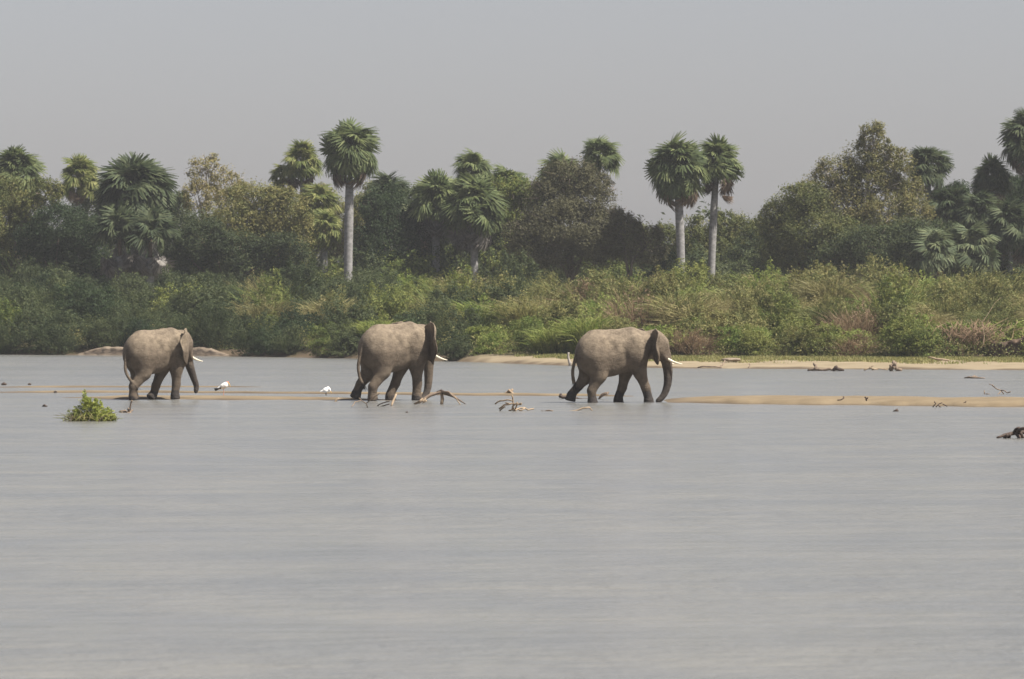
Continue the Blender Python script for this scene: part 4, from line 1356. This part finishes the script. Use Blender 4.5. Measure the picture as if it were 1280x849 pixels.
MB().tube([q3(518, 505, -.2), q3(527, 501, -.1), q3(538, 494), q3(550, 490.3), q3(558, 491)], [0.035, 0.055, 0.065, 0.06, 0.04], 8).build('limb', M['drift'], root)
mb = MB()
for i in range(9):
    f = i / 8
    e = (583 - 14 * (1 - f) ** 1.2, 498 + 8 * f)
    a_, b_ = np.array(q3(552, 490 + f * 1.5, -0.1 + .2 * f)), np.array(q3(*e, -0.4 + 0.5 * f))
    m_ = (a_ + b_) / 2 + np.array([0, 0.02, 0.13 - 0.05 * f])
    mb.tube([tuple(a_), tuple(m_), tuple(b_)], [0.03, 0.04, 0.012], 5)
mb.build('torn_leaf', M['drift'], root)
MB().tube([q3(552, 492), q3(553, 499, -.1), q3(552, 506, -.15)], [0.05, 0.07, 0.06], 6).build('bark_strip', M['drift_pale'], root)
MB().tube([q3(568, 495, -.2), q3(573, 502, -.35), q3(580, 512, -.5)], [0.02, 0.022, 0.012], 5).build('twig', M['drift_pale'], root)
mb = MB()
for i in range(9):
    mb.tube([q3(519 + i * 1.6, 504.5 - (i % 3), -.3), q3(526 + i * 0.9, 500.5 - (i % 4), -.25)], [0.02, 0.03], 5)
mb.build('splinters', M['drift_pale'], root)
MB().tube([q3(546, 490.4), q3(552, 488.6), q3(556, 490)], [0.04, 0.06, 0.03], 6).build('knot', M['drift_dark'], root)

wood('stick', 'pale upright stick poking up beside the arched broken branch', 490, 507.5, [[(489, 508, .8), (491, 502, 1), (495, 493, .8)]], 'drift_pale', 0.045, seed=1, cat='stick')
wood('twig', 'dark thin branched twig in the water below the largest elephant', 478, 508, [[(470, 509.5), (478, 504), (487, 501.5)], [(472, 509), (480, 507), (487, 505)]], 'drift_dark', 0.02, seed=2, cat='stick')
wood('twig', 'thin dark forked twig before the raised hind foot of largest elephant', 458, 510, [[(459, 510), (458, 504), (450, 497)], [(440, 508), (443, 503), (450, 501.5)], [(458, 504), (468, 496), (475, 491)]], 'drift', 0.018, seed=3, cat='stick')
wood('stick', 'short stub of pale wood on the thin sandbar behind the egret', 420, 502, [[(417, 503.5), (421, 499.5), (424, 498)]], 'drift_pale', 0.04, seed=4, cat='stick')
wood('twig_heap', 'pale heap of twigs and roots standing in open water', 644, 513.8,
     [[(619, 505), (625, 501), (634, 499.5), (640, 500.5)], [(632, 503.5), (642, 504.5), (652, 505.5)], [(624, 511), (630, 506), (640, 504)], [(625, 513), (631, 508)], [(640, 513), (642, 505), (641, 499), (640, 494)], [(643, 513), (646, 506), (652, 504)], [(641, 514), (650, 510), (660, 512.5), (667, 511.5)], [(650, 513.5), (656, 510.5)], [(636, 513.5), (645, 511), (650, 513)], [(645, 514), (641, 508), (647, 503)]], 'drift_pale', 0.028, seed=5)
wood('straw_heap', 'small ochre heap of straw on the thin sandbar', 637, 493.3, [[(631 + i * 0.8, 493.2), (636 + (i % 3), 489.5 - (i % 4) * 0.6), (642 - i * 0.2, 493)] for i in range(9)] + [[(638, 490), (641, 486.5)]], 'drift_pale', 0.05, z=0.03, seed=6, depth=0.15, cat='straw')
wood('branch', 'slim pale bent branch lying in the water before the striding elephant', 725, 513.5, [[(711, 514, .6), (722, 513, 1), (735, 509.6, 1), (737, 509.5, .8), (741, 514, .5)]], 'drift_pale', 0.03, seed=7)
wood('stick', 'thin flat stick afloat between the twig heap and bent branch', 684, 513.7, [[(677, 513.7), (684, 512.9), (691, 513.5)]], 'drift', 0.025, seed=8, cat='stick')
wood('log', 'dark log lying behind the raised foot of the striding elephant', 712, 498.5, [[(700, 495, .9), (703, 496.5, 1), (712, 497, 1.1), (722, 498, .7)], [(700, 496), (701, 493.5)], [(722, 498, .4), (735, 498.8, .4), (748, 499, .3)]], 'drift_dark', 0.065, seed=9, depth=0.3, cat='log')
wood('root_tuft', 'brown spray of dry roots in the water under the striding elephant', 752, 499, [[(748, 499.5), (752, 496 - i * 0.5), (757 + i * 0.6, 493.5 - (i % 4))] for i in range(8)], 'drift', 0.025, seed=10, depth=0.2)
wood('branch', 'dark tangled driftwood snag alone in open water', 1266, 548,
     [[(1246, 547, .5), (1255, 544.5, 1), (1268, 542, 1.2), (1284, 541, 1.2), (1300, 539, 1)], [(1262, 543), (1261, 547), (1263, 549)], [(1270, 541), (1274, 546), (1272, 550)], [(1268, 542), (1270, 537), (1274, 535.5)], [(1272, 541), (1276, 536), (1280, 535)], [(1258, 544), (1256, 548)], [(1276, 541), (1279, 547), (1284, 549)]], 'drift_dark', 0.05, seed=11, depth=0.4)
wood('branch', 'thin forked dead branch in the water behind the sandbar', 1248, 493,
     [[(1236, 480, .6), (1243, 484, .9), (1252, 488, 1), (1256, 493, 1)], [(1252, 488), (1258, 491), (1261, 489.5)], [(1231, 493), (1231, 488.5)], [(1232, 492.5), (1237, 493)], [(1246, 493.5), (1252, 489)], [(1243, 484), (1240, 481)]], 'drift', 0.022, seed=12, depth=0.4)
wood('branch', 'short brown driftwood bit afloat between beach and sandbar', 1217, 473, [[(1206, 472.8, .6), (1215, 472.3, 1), (1229, 472.6, .5)], [(1213, 472.5), (1218, 470.6), (1222, 472.3)]], 'drift', 0.06, seed=13, depth=0.3)
wood('branch', 'forked dark driftwood branch at the edge of the sandy beach', 1024, 463.3, [[(1010, 463, .7), (1018, 461.5, 1), (1028, 462.8, 1), (1044, 463.3, .8)], [(1018, 461.5, 1), (1020, 457, .9), (1017, 454, .5)], [(1022, 462, .8), (1018, 456, .5)]], 'drift', 0.085, z=0.02, seed=14, depth=0.4)
wood('stump', 'small dark curled stump at the waterline of the sandy beach', 1047, 463.6, [[(1041, 463, .8), (1045, 460, 1.3), (1044, 457.5, .8)], [(1045, 461, 1), (1051, 462.4, .9), (1055, 463, .5)]], 'drift_dark', 0.10, z=0.02, seed=15, depth=0.2, cat='stump')
wood('stump', 'brown gnarled stump standing on the sandy beach', 1117, 463, [[(1113, 463, 1.2), (1115, 459, 1.5), (1118, 455, 1.3), (1117, 451.5, .8)], [(1115, 460, 1.2), (1119, 458, 1.2), (1121, 462, 1.1)], [(1114, 460, 1), (1112, 456.5, .6)], [(1121, 462.5, 1), (1127, 462.8, .9)], [(1118, 456), (1121, 453.5, .5)]], 'drift', 0.10, z=0.04, seed=16, depth=0.3, cat='stump')
wood('branch', 'low straw coloured brush washed up beside the gnarled stump', 1093, 462.5, [[(1080, 462.8), (1086, 460.5), (1098, 461.8)], [(1086, 462), (1089, 458.5), (1092, 456.6)], [(1090, 462.5), (1100, 461), (1110, 462)], [(1092, 461), (1087, 459)]], 'drift_pale', 0.035, z=0.04, seed=17, depth=0.4)
wood('branch', 'long thin dark stick along the sandy beach beyond the elephants', 895, 459.6, [[(872, 459.6), (885, 458.4), (902, 459.4)], [(900, 459), (904, 456), (907, 451)]], 'drift', 0.04, z=0.05, seed=18, depth=0.3, cat='stick')
wood('stick', 'small bent stick on the beach near the pale stones', 937, 460, [[(935, 460), (938, 456.5), (937, 454.5)]], 'drift', 0.03, z=0.05, seed=19, cat='stick')
wood('post', 'pale upright stake on the beach behind the striding elephant', 711, 457, [[(712.5, 457, 1.3), (711.4, 451, 1.1), (710.4, 446, .8), (710.8, 440.5, .8)], [(712, 456), (714, 452.5, .8)]], 'bark_pale', 0.075, z=0.03, seed=20, depth=0.05, cat='stake')
wood('twig', 'tiny bent twig on the broad sandbar', 1054, 500, [[(1047, 500.3), (1051, 500), (1055, 497.8), (1054.6, 496)]], 'drift_dark', 0.025, z=0.2, seed=21, depth=0.1, cat='stick')
wood('twig', 'tiny forked twig stub standing on the broad sandbar', 1083, 500, [[(1083, 501), (1082.5, 498), (1081, 496.4)], [(1083, 499), (1084.5, 497.4)]], 'drift_dark', 0.03, z=0.2, seed=22, depth=0.1, cat='stick')
wood('twig', 'spindly dark twigs at the near edge of the broad sandbar', 1172, 508.5, [[(1166, 509), (1170, 504.5), (1168, 502)], [(1170, 509), (1174, 505), (1178, 503.5)], [(1176, 509.5), (1172, 506)], [(1184, 508), (1178, 505)]], 'drift_dark', 0.02, z=0.02, seed=23, depth=0.2, cat='stick')
wood('twig', 'slanted dark twig leaning on the near edge of the broad sandbar', 1204, 507.5, [[(1200, 508), (1204, 504.5), (1208, 502)], [(1206, 509.5), (1212, 511)]], 'drift_dark', 0.022, z=0.02, seed=24, depth=0.2, cat='stick')
wood('wood_chip', 'small dark chip of wood afloat before the broad sandbar', 1121, 514.4, [[(1116, 514.6, .5), (1120, 513.2, 1.2), (1123, 513.8, 1)], [(1120, 513.5, 1), (1122, 511.8, .8)]], 'drift_dark', 0.035, seed=25, depth=0.1, cat='stick')
wood('wood_chip', 'small dark lump of wood afloat near the grass clump', 56.5, 508.3, [[(53.5, 508.3, .8), (56, 507, 1.4), (59.5, 508, .8)]], 'drift_dark', 0.04, seed=26, depth=0.1, cat='stick')
wood('wood_chip', 'tiny dark lump afloat under the largest elephant', 508.5, 515.9, [[(507, 516, .8), (508.5, 515.2, 1.4), (510, 516, .8)]], 'drift_dark', 0.022, seed=27, depth=0.1, cat='stick')
wood('wood_chip', 'dark lump on the outermost end of the far thin sandbar', 5, 481, [[(2, 481, .8), (5, 479.6, 1.3), (8, 480.8, .8)]], 'drift_dark', 0.055, z=0.02, seed=28, depth=0.1, cat='stick')
wood('wood_chip', 'little dark lump lying along the far thin sandbar', 37, 480.7, [[(35, 480.8, .7), (37, 480, 1.1), (39, 480.7, .7)]], 'drift_dark', 0.045, z=0.02, seed=29, depth=0.1, cat='stick')
wood('wood_chip', 'dark pebble-sized lump on the thin sandbar beyond the grass clump', 69, 490.5, [[(67, 490.6, .7), (69, 489.8, 1.1), (71, 490.5, .7)]], 'drift_dark', 0.04, z=0.04, seed=30, depth=0.1, cat='stick')
wood('twig_heap', 'small brown twig raft with one upright sprig near grass clump', 157, 516,
     [[(149, 515), (154, 513.5), (160, 515.6)], [(150, 514), (153, 516)], [(158, 515.5), (156, 512.5)], [(160, 516), (163, 512), (164, 504), (165.5, 500.5)], [(162, 515), (160, 512), (161, 510.5)], [(163, 515.8), (165, 513)], [(152, 515.8), (164, 515.8)]], 'drift', 0.03, seed=31, depth=0.2)

# pale stones on the beach
def stone(name, label, px, py, w, h, z, mat, seed, group=None):
    g = np.random.default_rng(seed)
    b = at(px, py, z)
    ppm = F_PX / b.y
    S = SDF((-1.6, -1.0, -0.4), (1.6, 1.0, 1.0), 0.05)
    ww, hh = w / ppm / 2, h / ppm
    for i in range(5):
        S.ball(((i - 2) / 2.6 * ww, g.normal() * 0.08, hh * 0.25), (ww * g.uniform(0.35, 0.5), 0.32, hh * g.uniform(0.55, 0.8)), 0.1)
    V, F = S.surface()
    return tag(obj(name, make_mesh(name, V, F, M[mat], True), None, (b.x, b.y, z)), label, 'stone', group)


stone('stone', 'low pale slab of stone on the upper sandy beach', 914, 450.5, 20, 3, 0.36, 'scarp_pale', 1)
stone('boulder', 'rounded grey boulder beside the undercut earth bank', 1274, 447, 28, 17, 0.42, 'stone', 2)
wood('log', 'pale fallen log at the foot of the undercut earth bank', 1228, 447.6, [[(1207, 447, .8), (1220, 446, 1.1), (1236, 446.4, 1.1), (1250, 444.6, .8)], [(1236, 446), (1242, 449)]], 'drift_pale', 0.13, z=0.42, seed=33, depth=0.3, cat='log')
wood('log', 'thin dry log lying at the thicket foot on the grassy beach', 1172, 450, [[(1160, 446.5, .6), (1170, 449, 1), (1186, 450.5, .8)]], 'drift_pale', 0.07, z=0.4, seed=34, depth=0.3, cat='log')

# dead vines over the undercut bank
g = np.random.default_rng(91)
o0 = at(1220, 448, 0.42)
ppm = F_PX / (o0.y + 1.5)
mb = MB()
for i in range(260):
    x = g.normal(1215, 30) if i % 3 else g.uniform(1195, 1262)
    x = min(max(x, 1150), 1285)
    top = g.uniform(398, 428)
    bot = g.uniform(428, 446) if i % 2 else g.uniform(415, 430)
    lean = g.normal() * 14
    P0 = np.array([(x - 1220) / ppm, 1.6 + g.normal() * 0.5, (448 - bot) / ppm])
    P2 = np.array([(x + lean - 1220) / ppm, 2.4 + g.normal() * 0.8, (448 - top) / ppm])
    Pm = (P0 + P2) / 2 + np.array([g.normal() * 0.25, -0.25 - 0.2 * g.random(), 0.1])
    mb.tube([tuple(P0), tuple(Pm), tuple(P2)], [0.012, 0.022, 0.01], 4)
tag(mb.build('dead_vines', M['vine'], None, True, (o0.x, o0.y, 0.42)), 'tangle of dry brown vines and roots hanging over the undercut bank', 'vines', kind='stuff')
wood('dead_branch', 'tall pale bare branch rising out of the dry vine tangle', 1228, 432, [[(1228, 434, 1), (1230, 420, 1), (1228, 402, .9), (1240, 385, .7), (1252, 372, .4)], [(1229, 412, .6), (1236, 400, .4), (1238, 394, .3)]], 'drift_pale', 0.02, z=1.25, seed=35, depth=0.5)

# ------------------------------------------------------------------ floating clump of river grass
g = np.random.default_rng(5)
b0 = at(113, 526.5, 0.0)
ppm = F_PX / b0.y
root = empty('grass_clump', (b0.x, b0.y, 0))
tag(root, 'bright green clump of river weed and straw afloat by itself', 'plant')
wd = 31 / ppm
mb = MB()
C, N_ = [], []
for (cx, cz, rx, rz, n) in [(-2, 10, 21, 13, 2600), (12, 8, 19, 10, 2000), (-5, 22, 8, 10, 900), (8, 20, 8, 9, 800), (25, 4, 8, 6, 600), (-18, 8, 11, 10, 700), (-8, 32, 3.5, 8, 160)]:
    p, nn = lobe_points((cx / ppm, 0, cz / ppm), (rx / ppm, 0.38, rz / ppm), n, g, 0.3)
    C.append(p); N_.append(nn)
C, N_ = np.concatenate(C), np.concatenate(N_)
k = C[:, 2] > 0.0
V, F = leaf_quads(C[k], N_[k], g.uniform(0.02, 0.05, k.sum()), 0.4, g)
obj('leaves', make_mesh('leaves', V, F, M['leaf_clump']), root)
for nm, mat, n, w in (('dry_stems', 'leaf_straw', 90, 0.010), ('green_stems', 'leaf_clump', 110, 0.009), ('dark_stems', 'drift_dark', 14, 0.012)):
    mb = MB()
    for i in range(n):
        x0 = g.uniform(-0.85, 0.75) * wd
        e = np.array([x0 + g.normal() * 0.3, -0.38 * g.random(), g.uniform(0.12, 0.5) * (1 - abs(x0) / wd * 0.6)])
        a_ = np.array([x0 + g.normal() * 0.1, g.normal() * 0.2 - 0.2, 0.0])
        mb.tube([tuple(a_), tuple((a_ + e) / 2 + np.array([0, -0.05, 0.06])), tuple(e)], [w, w, w * 0.5], 4)
    mb.build(nm, M[mat], root)

# ------------------------------------------------------------------ the hanging dead leaf of the slender palm
for o_ in [o for o in scene.objects if o.get('label', '').startswith('slender white-trunked palm')]:
    p_ = at_y(907, 232, 493.4) - o_.location
    for r_ in (-0.6, 0.5):
        place_frond(next(c for c in o_.children if c.name.startswith('crown')), DEAD[0], 'dead_frond', 'frond_dead', tuple(p_), (0.12 * r_, 0.1, -1), r_, 1.7)

# ------------------------------------------------------------------ dry-season haze over the river
hz, nt, N, L, o = new_mat('haze')
pv = N.new('ShaderNodeVolumePrincipled')
pv.inputs['Color'].default_value = (0.93, 0.95, 1.0, 1)
pv.inputs['Density'].default_value = 0.00009
pv.inputs['Anisotropy'].default_value = 0.0
L.new(pv.outputs[0], o.inputs['Volume'])
x0, x1, y0, y1, z0, z1 = -720, 720, -80, 1520, -2.6, 32
V = [(x, y, z) for x in (x0, x1) for y in (y0, y1) for z in (z0, z1)]
F = [(0, 1, 3, 2), (4, 6, 7, 5), (0, 4, 5, 1), (2, 3, 7, 6), (0, 2, 6, 4), (1, 5, 7, 3)]
tag(obj('haze', make_mesh('haze', V, F, hz)), kind='stuff')
bpy.context.view_layer.update()
